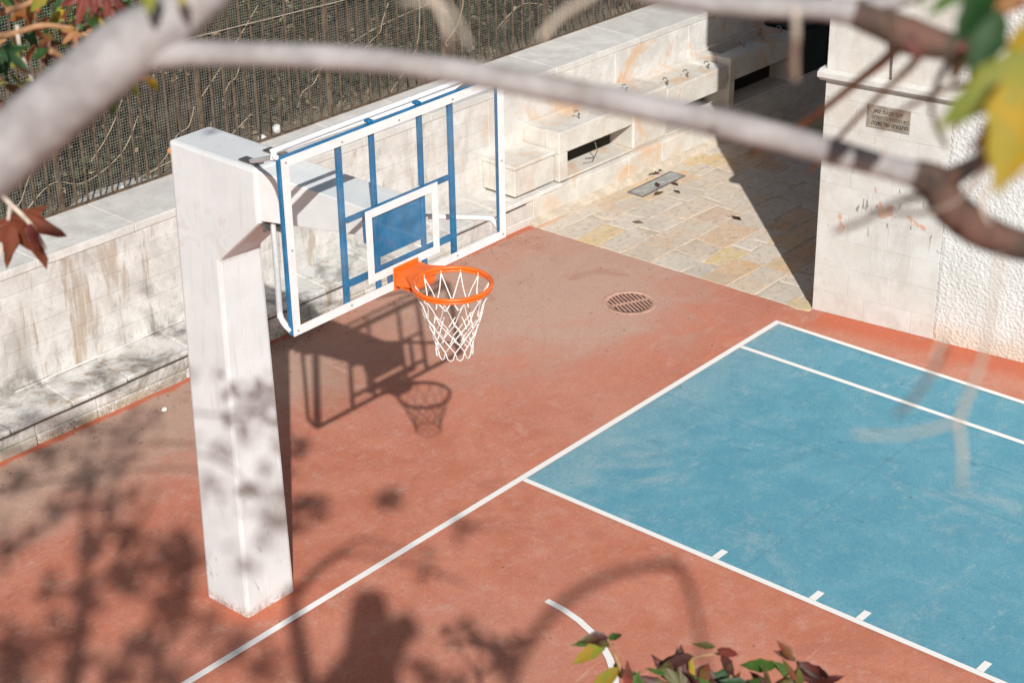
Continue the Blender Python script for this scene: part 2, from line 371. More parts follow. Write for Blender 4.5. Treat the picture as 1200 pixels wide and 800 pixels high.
c = m.mix(m.math('MULTIPLY', m.ramp(m.noise(14, 6, .75), .42, .58), m.ramp(X[2], .0, .10, .85, 0)), c, (.42,.30,.24))
for a_ in (.2,): c = m.mix(m.ramp(m.noise(30, 5, .8, m.scale(m.pos, (1,1,.5))), .60, .70, 0, .5), c, (.55,.53,.50))
M_conc = m.fin(c, .55, 0, .35)
M_beam = simple('white_painted_beam', (.84,.84,.83), .5, 0, .03, 6, .4)
M_wmetal = simple('white_metal_paint', (.80,.80,.80), .35, 0, .06, 14, .5)
M_bmetal = simple('blue_metal_paint', (.012,.155,.335), .4, 0, .22, 9, .5)
M_omet = simple('orange_metal_paint', (.82,.145,.012), .38, 0, .12, 12, .5)
M_net = simple('white_net_cord', (.82,.80,.76), .8)
M_steel = simple('dull_grey_steel', (.20,.185,.17), .5, .6, .3, 20)
M_chrome = simple('chrome_tap', (.35,.35,.35), .3, 1.0, .1, 20)
M_bolt = simple('dull_bolt', (.50,.48,.46), .5, .5)
m = bpy.data.materials.new('backboard_glass'); m.use_nodes = True; t = m.node_tree; t.nodes.clear()
o_ = t.nodes.new('ShaderNodeOutputMaterial'); mx = t.nodes.new('ShaderNodeMixShader'); tr = t.nodes.new('ShaderNodeBsdfTransparent'); gl = t.nodes.new('ShaderNodeBsdfGlossy')
tr.inputs[0].default_value = (.985,.992,.99,1); gl.inputs['Roughness'].default_value = .015
fr = t.nodes.new('ShaderNodeFresnel'); fr.inputs[0].default_value = 1.42
gb = t.nodes.new('ShaderNodeNewGeometry'); mm = t.nodes.new('ShaderNodeMath'); mm.operation = 'MULTIPLY_ADD'   # only the outer side of each pane face mirrors
t.links.new(gb.outputs['Backfacing'], mm.inputs[0]); mm.inputs[1].default_value = -1.0; mm.inputs[2].default_value = 1.0
m2 = t.nodes.new('ShaderNodeMath'); m2.operation = 'MULTIPLY'; t.links.new(fr.outputs[0], m2.inputs[0]); t.links.new(mm.outputs[0], m2.inputs[1])
t.links.new(m2.outputs[0], mx.inputs[0]); t.links.new(tr.outputs[0], mx.inputs[1]); t.links.new(gl.outputs[0], mx.inputs[2]); df = t.nodes.new('ShaderNodeBsdfDiffuse'); df.inputs[0].default_value = (.8,.79,.77,1); nz = t.nodes.new('ShaderNodeTexNoise'); nz.inputs['Scale'].default_value = 4; nz.inputs['Detail'].default_value = 6; nz.inputs['Roughness'].default_value = .75
g2 = t.nodes.new('ShaderNodeNewGeometry'); t.links.new(g2.outputs['Position'], nz.inputs['Vector']); mr = t.nodes.new('ShaderNodeMapRange'); mr.inputs[1].default_value = .42; mr.inputs[2].default_value = .75; mr.inputs[3].default_value = .0; mr.inputs[4].default_value = .07; t.links.new(nz.outputs[0], mr.inputs[0])
md = t.nodes.new('ShaderNodeMixShader'); t.links.new(mr.outputs[0], md.inputs[0]); t.links.new(mx.outputs[0], md.inputs[1]); t.links.new(df.outputs[0], md.inputs[2]); t.links.new(md.outputs[0], o_.inputs[0])   # a thin film of dust
M_glass = m

# fence, plants -------------------------------------------------------
m = NM('rusty_iron'); c = m.mix(m.ramp(m.noise(16, 6, .7), .35, .65), (.075,.055,.04), (.19,.13,.085))
c = m.mix(m.ramp(m.noise(5, 5), .5, .7, 0, .6), c, (.17,.15,.13)); M_rust = m.fin(c, .75, .2)
M_wire = simple('galvanised_wire', (.33,.315,.275), .5, .1, .25, 6)
m = NM('bank_soil'); c = m.mix(m.ramp(m.noise(2.5, 7, .7), .35, .65), (.035,.028,.018), (.085,.068,.048))
c = m.mix(m.ramp(m.noise(1.1, 5), .5, .65, 0, .7), c, (.02,.03,.012)); m.bump(m.noise(12, 6), .8, .08); n_s = m.math('SUBTRACT', m.math('MULTIPLY_ADD', m.xyz()[0], .029, m.xyz()[1]), 3.46); c = m.mix(m.math('MULTIPLY', m.ramp(m.math('ADD', n_s, m.math('MULTIPLY', m.noise(3, 5), .5)), 1.45, 1.95, 1, 0), .9), c, (.33,.27,.19))
M_soil = m.fin(c, .95)
def leaf_mat(name, a, b, c2=None, sc=22, trans=.35):
    m = NM(name); n = m.noise(sc, 4, .6); rn = m.rnd()
    c = m.mix(m.ramp(n, .38, .62), a, b)
    if c2: c = m.mix(m.ramp(m.noise(sc*.6, 3), .5, .62), c, c2)
    c = m.mix(m.math('MULTIPLY', rn, .4), c, tuple(x*.6 for x in a))
    m.fin(c, .5, 0, .4)
    tl = m.t.nodes.new('ShaderNodeBsdfTranslucent'); m.put(tl.inputs[0], c)
    ms = m.t.nodes.new('ShaderNodeMixShader'); ms.inputs[0].default_value = trans
    m.L(m.b.outputs[0], ms.inputs[1]); m.L(tl.outputs[0], ms.inputs[2]); m.L(ms.outputs[0], m.o.inputs[0]); return m.m
L_green = leaf_mat('green_leaf', (.05,.13,.02), (.11,.19,.035))
L_dark = leaf_mat('dark_green_leaf', (.015,.055,.012), (.03,.09,.02), None, 22, .2)
L_yellow = leaf_mat('yellow_leaf', (.55,.34,.02), (.42,.33,.04), (.30,.30,.04))
L_ygreen = leaf_mat('yellow_green_leaf', (.30,.31,.035), (.20,.26,.035), (.42,.25,.03))
L_red = leaf_mat('red_leaf', (.15,.028,.022), (.22,.05,.035), (.07,.022,.018), 22, .22)
L_maroon = leaf_mat('maroon_leaf', (.06,.018,.016), (.10,.032,.022), (.10,.09,.02), 22, .18)
L_orange = leaf_mat('orange_leaf', (.42,.13,.04), (.34,.19,.05), (.25,.07,.04))
L_mixed = leaf_mat('red_and_green_leaf', (.17,.05,.02), (.24,.06,.03), (.13,.14,.025), 9, .3)
L_brown = leaf_mat('brown_leaf', (.13,.075,.035), (.20,.13,.05), (.09,.10,.025))
L_cover = leaf_mat('ground_cover_leaf', (.03,.045,.016), (.065,.08,.028), None, 6, .2)
L_dry = leaf_mat('dry_leaf', (.17,.125,.075), (.38,.29,.19), None, 9, .2)
m = NM('pale_bark'); c = m.mix(m.ramp(m.noise(26, 6, .65), .35, .66), (.27,.245,.24), (.40,.37,.365))
c = m.mix(m.ramp(m.noise(7, 5, .6), .52, .68, 0, .55), c, (.20,.155,.13)); m.bump(m.noise(60, 5), .35, .006); M_bark = m.fin(c, .75, 0, .25)
m = NM('dark_and_shaded_bark'); c = m.mix(m.ramp(m.noise(22, 6, .65), .35, .66), (.045,.033,.028), (.13,.085,.065))
c = m.mix(m.ramp(m.noise(11, 4), .55, .68, 0, .45), c, (.19,.085,.06)); m.bump(m.noise(60, 5), .4, .006); M_dbark = m.fin(c, .8, 0, .2)  # real dark bark, and painted shade on one limb's right end
M_twig = simple('pale_twig_bark', (.50,.42,.34), .8, 0, .2, 30)
M_otwig = simple('orange_twig_bark', (.34,.19,.10), .8, 0, .3, 30)
M_dvine = simple('dry_vine_bark', (.36,.29,.21), .8, 0, .3, 20)
M_white = simple('white_litter', (.8,.79,.76), .7)

# ================================================================== SETTING
def sheet(name, pts, z, mat):
    me = bpy.data.meshes.new(name); me.from_pydata([(x, y, z) for x, y in pts], [], [tuple(range(len(pts)))]); me.update()
    return struct(link(name, me, mat))
M_far = simple('bare_ground', (.30,.25,.20), .9, 0, .25, .5)
sheet('ground', [(-90,-90),(90,-90),(90,90),(-90,90)], -.06, M_far)
sheet('court', [(-22,-26),(9,-26),(9,-.07),(6.40,-.07),(6.34,3.5),(-22,3.95)], 0, M_red)
BZ = .004
sheet('blue_court_area', [(2.45,0),(6.0,0),(6.0,-26),(2.45,-26)], BZ, M_blue)
LZ = .008
def line(name, pts): return sheet(name, pts, LZ, M_line)
line('court_line', [(-12,0),(6.05,0),(6.05,.055),(-12,.055)])                          # baseline
line('court_line', [(2.40,-.002),(2.40,-5.8),(2.45,-5.8),(2.45,-.002)])                 # side of the key
line('court_line', [(6.0,-.002),(6.0,-24),(6.05,-24),(6.05,-.002)])                     # side line
line('court_line', [(5.38,-.002),(5.38,-9),(5.43,-9),(5.43,-.002)])                     # three-point line
for y, l in ((-1.80,.13),(-2.63,.12),(-3.01,.12),(-3.93,.12)):
    line('court_line', [(2.452,y-.028),(2.452+l,y-.028),(2.452+l,y+.028),(2.452,y+.028)])
arc = []
for rr in (1.285, 1.235):
    s_ = []
    for i in range(25):
        t = i/24*math.pi
        s_.append((math.cos(t)*rr, -1.2-math.sin(t)*rr))
    arc += s_ if rr == 1.285 else s_[::-1]
line('court_line', arc)

# paved yard: irregular flagstones on mortar
yard = sheet('paved_yard', [(6.402,-.068),(15,-.068),(15,3.6),(6.342,3.6)], -.006, M_pmort)
Rp = random.Random(21)
y = -.06; rows = []
while y < 3.45:
    h = Rp.uniform(.20,.40); rows.append((y, min(y+h, 3.5))); y += h
for (ya, yb) in rows:
    x = 6.405-.017*(ya+yb)/2
    first = True
    while x < 13.2:
        wd = Rp.uniform(.22,.62); xb = x+wd; j = .06; g = .003
        def jj(): return Rp.uniform(-j, j)
        q = [(x+g+(0 if first else jj()), ya+g+jj()*.35), (xb-g+jj(), ya+g+jj()*.5), (xb-g+jj(), yb-g+jj()*.5), (x+g+(0 if first else jj()), yb-g+jj()*.5)]
        top = Rp.uniform(-.001,.004)
        # cut a corner or add a kink so the slabs look split by hand
        k = Rp.randrange(4); a, b = Vector(q[k]), Vector(q[(k+1) % 4]); mid_ = (a+b)/2+Vector((jj(), jj()))*.6
        poly = q[:k+1]+[tuple(mid_)]+q[k+1:]
        c0 = Vector((sum(p[0] for p in poly)/5, sum(p[1] for p in poly)/5))
        mb = MB(); n = 5
        inner = [tuple(Vector(p)+(c0-Vector(p)).normalized()*.009) for p in poly]
        mb.add([(p[0],p[1],-.02) for p in poly]+[(p[0],p[1],top-.003) for p in poly]+[(p[0],p[1],top) for p in inner],
               [(i,(i+1)%n,n+(i+1)%n,n+i) for i in range(n)]+[(n+i,n+(i+1)%n,2*n+(i+1)%n,2*n+i) for i in range(n)]+[tuple(range(2*n,3*n))])
        mb.build('paving_stone', M_pave, yard); x = xb; first = False

# ================================================================== LEFT WALL (coordinates s along, n back, z up)
WROT = -.029; WLOC = (0, 3.46, 0)
def wall_thing(name, label, cat, group=None): return thing(name, label, cat, WLOC, WROT, group)
def wp(s, n, z): return Vector((WLOC[0]+math.cos(WROT)*s-math.sin(WROT)*n, WLOC[1]+math.sin(WROT)*s+math.cos(WROT)*n, z))
wall = wall_thing('stone_wall', 'long low whitewashed stone wall with a step at its foot and a broad coping under the fence', 'wall')
def sh(s): return .236+.0107*max(0, s)               # the step's top follows the yard's fall
ZT = 1.25
mb = MB(); mb.box(-5, 13.5, .5075, 1.75, -.05, ZT-.01); mb.build('wall_core', M_mortar, wall)
mb = MB()
for i in range(37):
    s0 = -5+i*.5; mb.box(s0, s0+.5, .016, .53, -.05, sh(s0)-.012)
mb.build('step_core', M_mortar, wall)
Rw = random.Random(4)
# face blocks of the wall
zs = [.262, .425, .60, .775, .95, 1.10, ZT-.004]
for r in range(len(zs)-1):
    s = -1.2-Rw.random()*.4
    while s < 6.28:
        L = Rw.uniform(.38,.85); e = min(s+L, 6.30)
        if e-s < .1: break
        mb = MB(); g = .0014
        mb.cbox(s+g, e-g,   .500+Rw.uniform(-.0025,.0035), .56, zs[r]+g, zs[r+1]-g, .0025, .001); mb.build('wall_block', M_wall, wall); s = e
# right half: big thin slabs above the troughs
s = 6.30
for L in (1.0, 1.02, 1.30, 1.05, 1.1, 1.2):
    mb = MB(); mb.cbox(s+.003, s+L-.003, .497, .56, .31, ZT-.004, .005, .001); mb.build('wall_slab', M_wall, wall); s += L
# coping
s = -1.4
while s < 13:
    L = Rw.uniform(.9,1.5); mb = MB(); mb.cbox(s+.001, s+L-.001, .494, 1.22, ZT, 1.325+Rw.uniform(-.0015,.0015), .006, .001); mb.build('coping_stone', M_cop, wall); s += L
# step: top slabs and front blocks
s = -1.3
while s < 6.85:
    L = Rw.uniform(.42,.72); e = min(s+L, 6.9)
    mb = MB(); h = sh(s)
    sk = .07
    V0 = len(mb.v); mb.cbox(s+.004, e-.004, -.006, .515, h-.045, h, .009, .004)
    mb.v = [(x+(sk*(y-.25) if i >= 0 else 0), y, z) for i, (x, y, z) in enumerate(mb.v)]
    mb.build('step_slab', M_wall, wall); s = e
s = -1.25
while s < 12.5:
    L = Rw.uniform(.5,.95); e = s+L; h = sh(s)-.05
    if s < 6.2:
        mb = MB(); mb.cbox(s+.004, e-.004, .004, .10, .085, h-.006, .006, .003); mb.build('step_block', M_wall, wall)
        mb = MB(); mb.cbox(s+.003, e-.003, -.008+Rw.uniform(-.004,.006), .10, -.03, .082, .012, .006); mb.build('footing_stone', M_cop, wall)
    else:
        mb = MB(); mb.cbox(s+.003, e-.003, .0, .10, -.03, h+.0, .006, .002); mb.build('step_block', M_trough, wall)
    s = e
# the irregular open joint under the step's top slabs, drawn as a thin black strip
mb = MB(); n_ = 90; V = []; F = []
for i in range(n_+1):
    s = -1.3+i*7.6/n_; h = sh(s); a = .0012+.005*abs(mnoise.noise(Vector((s*3.1,0,0))))+.002*Rw.random(); dz = .010*mnoise.noise(Vector((s*1.7,4,0)))
    V += [(s,-.0105,h-.050-a+dz),(s,-.0105,h-.050+a+dz),(s,.012,h-.050+a+dz),(s,.012,h-.050-a+dz)]
for i in range(n_):
    b = i*4; F += [(b,b+4,b+5,b+1),(b+1,b+5,b+6,b+2),(b+3,b+2,b+6,b+7),(b,b+3,b+7,b+4)]
mb.add(V, F); mb.build('open_joint', M_dark_joint, wall)
# rounded mortar fillet where the step meets the paving
mb = MB(); mb.prism([(-.10,-.004),(-.07,.02),(-.03,.045),(.02,.06),(.02,-.004)], 'x', 6.35, 12.5); mb.build('mortar_fillet', M_pmort, wall)
# raised mortar strip in the angle between step and wall
mb = MB(); pts = []
for i in range(16): pts.append((.5+i*.13, .492, sh(.5+i*.13)+.006+Rw.uniform(-.004,.004)))
mb.tube(pts, [.012+Rw.uniform(-.004,.004) for _ in pts], 6); mb.build('mortar_strip', M_cop, wall)

# stone seat at the end of the trough
seat = wall_thing('stone_bench', 'square stone seat block at the near end of the sunlit trough', 'bench')
mb = MB(); mb.cbox(6.20, 6.80, .05, .50, .335, .625, .010, .003); mb.build('seat_base', M_trough, seat)
mb = MB(); mb.cbox(6.19, 6.81, .035, .499, .628, .668, .008, .002); mb.build('seat_top', M_trough, seat)

# troughs
M_slot_shade = simple('painted_slot_shade', (.03,.026,.022), .9)  # near-black colour that paints in the shade inside the slots
def tap(parent, s, n, z):
    mb = MB()
    mb.tube([(s,n,z-.005),(s,n,z+.03)], [.017,.013], 8); mb.tube([(s,n,z+.03),(s,n,z+.085),(s,n+.03,z+.11),(s,n+.075,z+.10),(s,n+.085,z+.065)], .009, 7)
    mb.tube([(s-.03,n,z+.058),(s+.03,n,z+.058)], .007, 6)
    mb.v = [(s+(x-s)*.72, n+(y_-n)*.72, z+(zz-z)*.72) for x, y_, zz in mb.v]
    mb.build('tap', M_chrome, parent)
def trough(T, s0, s1, zt, zb, mat, supports, recess, nf=.0):
    zf = .345
    mb = MB(); mb.cbox(s0, s1, nf, nf+.20, zb, zt, .008, .002); mb.build('front_panel', mat, T)
    mb = MB(); mb.cbox(s0, s1, .44, .496, zb, zt+.004, .006, .002); mb.build('back_rim', mat, T)
    mb = MB(); mb.box(s0, s1, nf+.202, .438, zb, zt-recess); mb.build('basin', mat, T)
    mb = MB(); mb.box(s0, s0+.09, nf+.202, .438, zt-recess, zt-.003); mb.build('basin_end', mat, T)
    mb = MB(); mb.box(s1-.09, s1, nf+.202, .438, zt-recess, zt-.003); mb.build('basin_end', mat, T)
    mb = MB(); mb.box(s0+.02, s1-.02, nf+.30, .438, zf+.002, zb-.002); mb.build('slot_shade_box', M_slot_shade, T)  # dark box added to paint the slot's deep shade
    for a, b in supports:
        mb = MB(); mb.cbox(a, b, nf+.004, .496, zf-.02, zb-.002, .006, .002); mb.build('support', mat, T)
T1 = wall_thing('stone_trough', 'long sunlit stone drinking trough with taps and a dark slot below', 'drinking trough')
trough(T1, 6.83, 8.02, .862, .625, M_trough, [(6.83,6.965)], .035)
trough(T1, 8.62, 9.70, .862, .60, M_trough, [], .035)
mb = MB(); mb.cbox(8.03, 8.61, -.006, .496, .335, .915, .02, .002); mb.build('centre_block', M_trough, T1)
mb = MB(); mb.cbox(6.90, 9.70, .012, .497, .318, .345, .005, .001); mb.build('foot_ledge', M_trough, T1)
for s, n in ((7.31,.15),(8.16,.20),(8.74,.10),(9.10,.10),(9.48,.10)): tap(T1, s, n, .862 if s != 8.16 else .915)
mb = MB(); mb.tube([(7.42,.02,.60),(7.43,-.005,.50),(7.36,-.02,.45),(7.24,0,.47)], .006, 6); mb.build('hose_hook', M_steel, T1)
T2 = wall_thing('stone_trough', 'taller stone drinking trough standing in the shade beside the pier', 'drinking trough')
trough(T2, 9.76, 11.06, .925, .655, M_trough, [(9.76,9.86),(10.97,11.06)], .10)
mb = MB(); mb.cbox(9.705, 12.6, .012, .497, .318, .345, .005, .001); mb.build('foot_ledge', M_trough, T2)
for s in (10.20, 10.58, 10.93): tap(T2, s, .14, .925)
# the step's thin open joint line below the troughs
M_dg = simple('dark_green_metal', (.03,.04,.037), .45, .2, .3, 5)
cab = wall_thing('metal_cabinet', 'dark green metal cabinet at the far end of the shaded trough', 'cabinet')
mb = MB(); mb.box(11.12, 12.4, .02, .495, .352, .93); mb.build('cabinet_body', M_dg, cab)
mb = MB(); mb.box(11.10, 12.42, .0, .496, .932, .955); mb.build('cabinet_lid', M_dg, cab)
mb = MB(); mb.cbox(11.16, 11.72, .006, .018, .38, .90, .003); mb.cbox(11.76, 12.36, .006, .018, .38, .90, .003); mb.build('cabinet_door', M_dg, cab)

# ================================================================== FENCE
fence = wall_thing('iron_fence', 'rusty iron bar fence with fine wire mesh on top of the wall', 'fence')
ZF = 1.325; FN = 1.19
bar_me = MB(); bar_me.cbox(-.009,.009,-.006,.006,0,2.1,.002); bar_me = bar_me.mesh('fence_bar')
post_me = MB(); post_me.cbox(-.02,.02,-.02,.02,0,2.2,.004); post_me = post_me.mesh('fence_post')
s = -.6; i = 0
Rf = random.Random(9)
while s < 12.6:
    if i % 12 == 5: o = link('fence_post', post_me, M_rust, fence, (s, FN+.02, ZF-.01))
    else: o = link('fence_bar', bar_me, M_rust, fence, (s+Rf.uniform(-.008,.008), FN, ZF+.005))
    o.rotation_euler = (Rf.uniform(-.01,.01), Rf.uniform(-.012,.012), Rf.uniform(-.2,.2)); s += .132; i += 1
mb = MB(); mb.box(-.8, 12.7, FN-.016, FN+.016, ZF-.002, ZF+.016); mb.build('bottom_rail', M_rust, fence)
mb = MB(); mb.box(-.8, 12.7, FN-.016, FN+.016, ZF+2.0, ZF+2.03); mb.build('top_rail', M_rust, fence)
mb = MB()
for k in range(int(13.2/.026)):
    x = -.7+k*.026; mb.add([(x-.0011,FN+.014,ZF),(x+.0011,FN+.014,ZF),(x+.0011,FN+.014,ZF+2),(x-.0011,FN+.014,ZF+2)], [(0,1,2,3)])
for k in range(int(2/.026)):
    z = ZF+.02+k*.026; mb.add([(-.7,FN+.0155,z-.0011),(12.5,FN+.0155,z-.0011),(12.5,FN+.0155,z+.0011),(-.7,FN+.0155,z+.0011)], [(0,1,2,3)])
wm = mb.build('wire_mesh', M_wire, fence); wm['kind'] = 'stuff'
mb = MB(); mb.tube([(2.2,FN-.02,2.57),(3.05,FN-.02,2.525),(5.03,FN-.02,2.45),(7,FN-.02,2.40)], .0035, 6); mb.build('tension_wire', M_twig, fence)

# bank behind the fence
def bank_z(s, n):
    return 1.2+max(0, n-1.3)*.30+.16*mnoise.noise(Vector((s*.6, n*.6, 0)))*min(1, max(0, n-1.25)*2)
mb = MB(); NS, NN = 60, 36
V = []; F = []
for i in range(NS+1):
    for k in range(NN+1):
        s = -6+i*26/NS; n = 1.21+k*14/NN; V.append(tuple(wp(s, n, bank_z(s, n))))
for i in range(NS):
    for k in range(NN): F.append((i*(NN+1)+k, (i+1)*(NN+1)+k, (i+1)*(NN+1)+k+1, i*(NN+1)+k+1))
mb.add(V, F, True); struct(mb.build('bank', M_soil))
def leaf_cloud(mb, c, rad, n, size, rng, flat=1.0):
    for _ in range(n):
        d = Vector((rng.gauss(0,1), rng.gauss(0,1), rng.gauss(0,1))).normalized()*rad*rng.random()**.5
        p = Vector(c)+Vector((d.x, d.y, d.z*flat)); leaf_quad(mb, p, size*rng.uniform(.6,1.3), rng)
def leaf_quad(mb, p, L, rng):
    a = Vector((rng.uniform(-1,1), rng.uniform(-1,1), rng.uniform(-.6,.6))).normalized(); b = a.orthogonal().normalized()
    b = (Matrix.Rotation(rng.uniform(0,6.3), 3, a) @ b); w_ = L*.32; nrm = a.cross(b)*L*.08
    mb.add([p-a*L/2, p+b*w_-a*L*.05+nrm, p+a*L/2, p-b*w_-a*L*.05+nrm], [(0,1,2),(0,2,3)])
Rg = random.Random(31)
mb = MB()
for _ in range(16000):
    s = Rg.uniform(-1, 15); n = 1.28+Rg.random()**1.3*8
    if mnoise.noise(Vector((s*.9, n*.9, 5))) < -.12 or n < 1.45: continue
    p = wp(s, n, bank_z(s, n)+Rg.uniform(.0,.30)); leaf_quad(mb, p, Rg.uniform(.05,.13), Rg)
mb.build('ground_cover', L_cover)['kind'] = 'stuff'
mb = MB()
for _ in range(9000):
    s = Rg.uniform(-1, 15); n = 1.24+Rg.random()**1.6*7
    if mnoise.noise(Vector((s*1.1, n*1.1, 9))) < -.02: continue
    p = wp(s, n, bank_z(s, n)+Rg.uniform(.0,.06)); leaf_quad(mb, p, Rg.uniform(.035,.10), Rg)
mb.build('leaf_litter', L_dry)['kind'] = 'stuff'
shr = [(.6,2.6,.75),(3.3,3.2,.85),(5.2,3.9,.8),(7.0,3.0,.65),(8.8,4.2,.9),(10.6,3.2,.8),(2.2,4.6,1.0)]
shl = ['dark shrub behind the fence above the left end of the wall', 'dark shrub behind the fence straight above the concrete post', 'dark shrub behind the fence above the backboard centre',
       'small dark shrub behind the fence above the backboard right end', 'dark shrub far behind the fence above the stone slabs', 'dark shrub behind the fence above the shaded trough', 'large shrub farthest back on the bank behind the left fence']
for (s, n, rr), lb in zip(shr, shl):
    t_ = thing('shrub', lb, 'shrub', wp(s, n, bank_z(s, n)), 0, 'shrubs on the bank behind the fence')
    st = MB()
    lf = MB()
    for k in range(7):
        e = Vector((Rg.uniform(-1,1), Rg.uniform(-1,1), Rg.uniform(.7,1.5)))*rr*.6
        st.tube([(0,0,-.1), e*.5+Vector((0,0,.08)), e], [.018,.012,.004], 5); leaf_cloud(lf, e, rr*.42, 130, .09, Rg, .8)
    st.build('stem', M_otwig, t_); lf.build('foliage', L_dark if Rg.random() < .6 else L_cover, t_)
dv = [[(1.15,.1,0),(1.55,.06,.28),(1.9,.1,.18),(2.3,.05,.34),(2.55,.1,.62)], [(2.5,.1,.05),(2.9,.05,.12),(3.3,.1,.05),(3.8,.05,.3)], [(3.2,.1,.55),(3.6,.1,.9),(4.0,.08,1.3)],
      [(4.6,.1,.5),(5.4,.1,.72),(6.2,.12,.8)], [(5.6,.1,.0),(6.0,.06,.4),(6.1,.1,.9)], [(7.2,.1,.3),(7.6,.05,.5),(8.1,.1,.35)], [(1.3,.12,.9),(1.9,.1,1.1),(2.4,.1,1.6)]]
dvl = ['pale dry vine stem looping low through the fence left of the post', 'pale dry vine stem along the fence foot just behind the post top', 'pale dry vine stem climbing the fence right of the post top',
       'thin dry stem slanting across the fence above the backboard', 'thin dry stem standing in the fence above the backboard', 'thin dry stem in the fence near its right end', 'pale dry vine stem high in the fence above the thick limb']
for a, z_, lb in ((1.1,.15,'thin dry stem caught in the wire mesh at the far left of the fence'),(2.0,.35,'thin dry stem caught in the mesh just above the left end of the coping'),(2.7,.1,'slanting dry stem in the mesh left of the concrete post top'),(3.5,.5,'dry stem in the mesh just below the long pale limb, above the post'),
                (4.4,.2,'slanting dry stem in the mesh above the backboard left corner'),(5.3,.55,'dry stem in the mesh above the second blue upright'),(6.4,.3,'dry stem in the mesh above the backboard right half'),(7.6,.4,'dry stem in the mesh near the right end of the visible fence')):
    pts_ = [(a,.1,z_)]
    for j in range(4): a += Rg.uniform(.03,.16); z_ += Rg.uniform(.05,.17); pts_.append((a, Rg.uniform(.0,.1), z_))
    dv.append(pts_); dvl.append(lb)
for pts, lb in zip(dv, dvl):
    P, Q = smooth_path([wp(a, FN-.03+b*.6, ZF+c_) for a, b, c_ in pts], [.0045]*len(pts), 5)
    mb = MB(); mb.tube(P, Q, 5); tag(mb.build('dry_vine', M_dvine), lb, 'vine', 'dry vine stems in the fence')

def pebble(name, p, r, mat, label, cat, group, sq=.6):
    bm = bmesh.new(); bmesh.ops.create_icosphere(bm, subdivisions=2, radius=r)
    for v in bm.verts:
        k = 1+.35*mnoise.noise(v.co*(1.6/r)+Vector(p)); v.co = Vector((v.co.x*k, v.co.y*k*.8, v.co.z*k*sq+r*sq*.8))
    me = bpy.data.meshes.new(name); bm.to_mesh(me); bm.free()
    for f in me.polygons: f.use_smooth = True
    return tag(link(name, me, mat, None, p), label, cat, group)
pebble('white_stone', ground(193,481), .028, M_white, 'small white stone lying on the red court left of the post', 'stone', None)
lit = [(1.33,1.34,.05,'white litter scrap behind the fence at far left'), (1.56,1.33,.03,'small white scrap behind the fence beside the red leaf'), (2.42,1.36,.06,'white scrap behind the fence left of the post'), (4.28,1.4,.06,'white scrap at the fence foot right of the post top'),
       (4.05,1.36,.05,'second white scrap at the fence foot, left of the larger one'), (3.55,1.33,.05,'lone white scrap behind the fence bars above the backboard corner')]
for s, n, r, lb in lit: pebble('litter', wp(s, n, bank_z(s, n)+.01), r, M_white, lb, 'litter', 'white scraps behind the fence', .8)

# ================================================================== PIER AND STUCCO WALL ON THE RIGHT
BD = Vector((.117,-1.0,0)).normalized()                # along the face, towards the camera's right
BROT = math.atan2(BD.y, BD.x)                          # local x runs along the face, local y goes into the building
BL = (6.47, -.06, 0)
pier = thing('stone_pier', 'pale smooth stone pier with a projecting ledge at the corner of the yard', 'pier', BL, BROT)
def pbox(nm, x0, x1, y0, y1, z0, z1, c=.004, j=.001, mat=None, par=None):
    mb = MB(); mb.cbox(x0, x1, y0, y1, z0, z1, c, j); return mb.build(nm, mat or M_pier, par or pier)
mb = MB(); mb.box(.012, 1.17, .006, 7.0, -.05, 6.5); mb.build('pier_core', M_mortar, pier)
zs = [0,.21,.475,.74,1.005,1.27,1.535,1.80,2.065,2.215]
for r in range(len(zs)-1):
    cuts = [0,.30,.72,1.18] if r % 2 else [0,.52,.93,1.18]
    cuts = [cuts[0]]+[c_+Rw.uniform(-.04,.04) for c_ in cuts[1:-1]]+[cuts[-1]]
    for a, b in zip(cuts[:-1], cuts[1:]):
        pbox('stone_block', a+.0008, b-.0008, 0+Rw.uniform(-.0012,.0012), .10, zs[r]+.0008, zs[r+1]-.0008, .0025, .0008)
# ledge
mb = MB(); mb.prism([(-.02,2.218),(-.035,2.235),(-.08,2.262),(-.08,2.305),(-.02,2.325),(.3,2.325),(.3,2.218)], 'x', -.05, 1.24); mb.build('ledge', M_pier, pier)
zs = [2.328,2.50,2.79,3.08,3.37,3.66]
for r in range(len(zs)-1):
    cuts = [0,.22,.70,1.18] if r % 2 else [0,.48,1.0,1.18]
    for a, b in zip(cuts[:-1], cuts[1:]): pbox('stone_block', a+.0008, b-.0008, .004, .10, zs[r]+.0008, zs[r+1]-.0008, .0025, .0008)
pbox('upper_block', 0, 1.185, .004, .10, 3.662, 6.5)
stw = thing('stucco_wall', 'rough white stucco wall running right from the smooth stone pier', 'wall', BL, BROT)
bm = bmesh.new(); NX, NZ = 150, 84
grid = [[None]*(NZ+1) for _ in range(NX+1)]
for i in range(NX+1):
    for k in range(NZ+1):
        x = 1.176+i*2.4/NX; z = -.03+k*3.2/NZ; q = Vector((x*21, z*21, 0))
        d = -.006+(.0035+.003*mnoise.noise(q*.12))*mnoise.noise(q)+.0035*mnoise.noise(q*2.1)
        if i < 2: d = .004-.004*i
        grid[i][k] = bm.verts.new((x, d, z))
for i in range(NX):
    for k in range(NZ): bm.faces.new((grid[i][k], grid[i+1][k], grid[i+1][k+1], grid[i][k+1]))
me = bpy.data.meshes.new('stucco_face'); bm.to_mesh(me); bm.free()
for f_ in me.polygons: f_.use_smooth = True
link('stucco_face', me, M_stucco, stw)
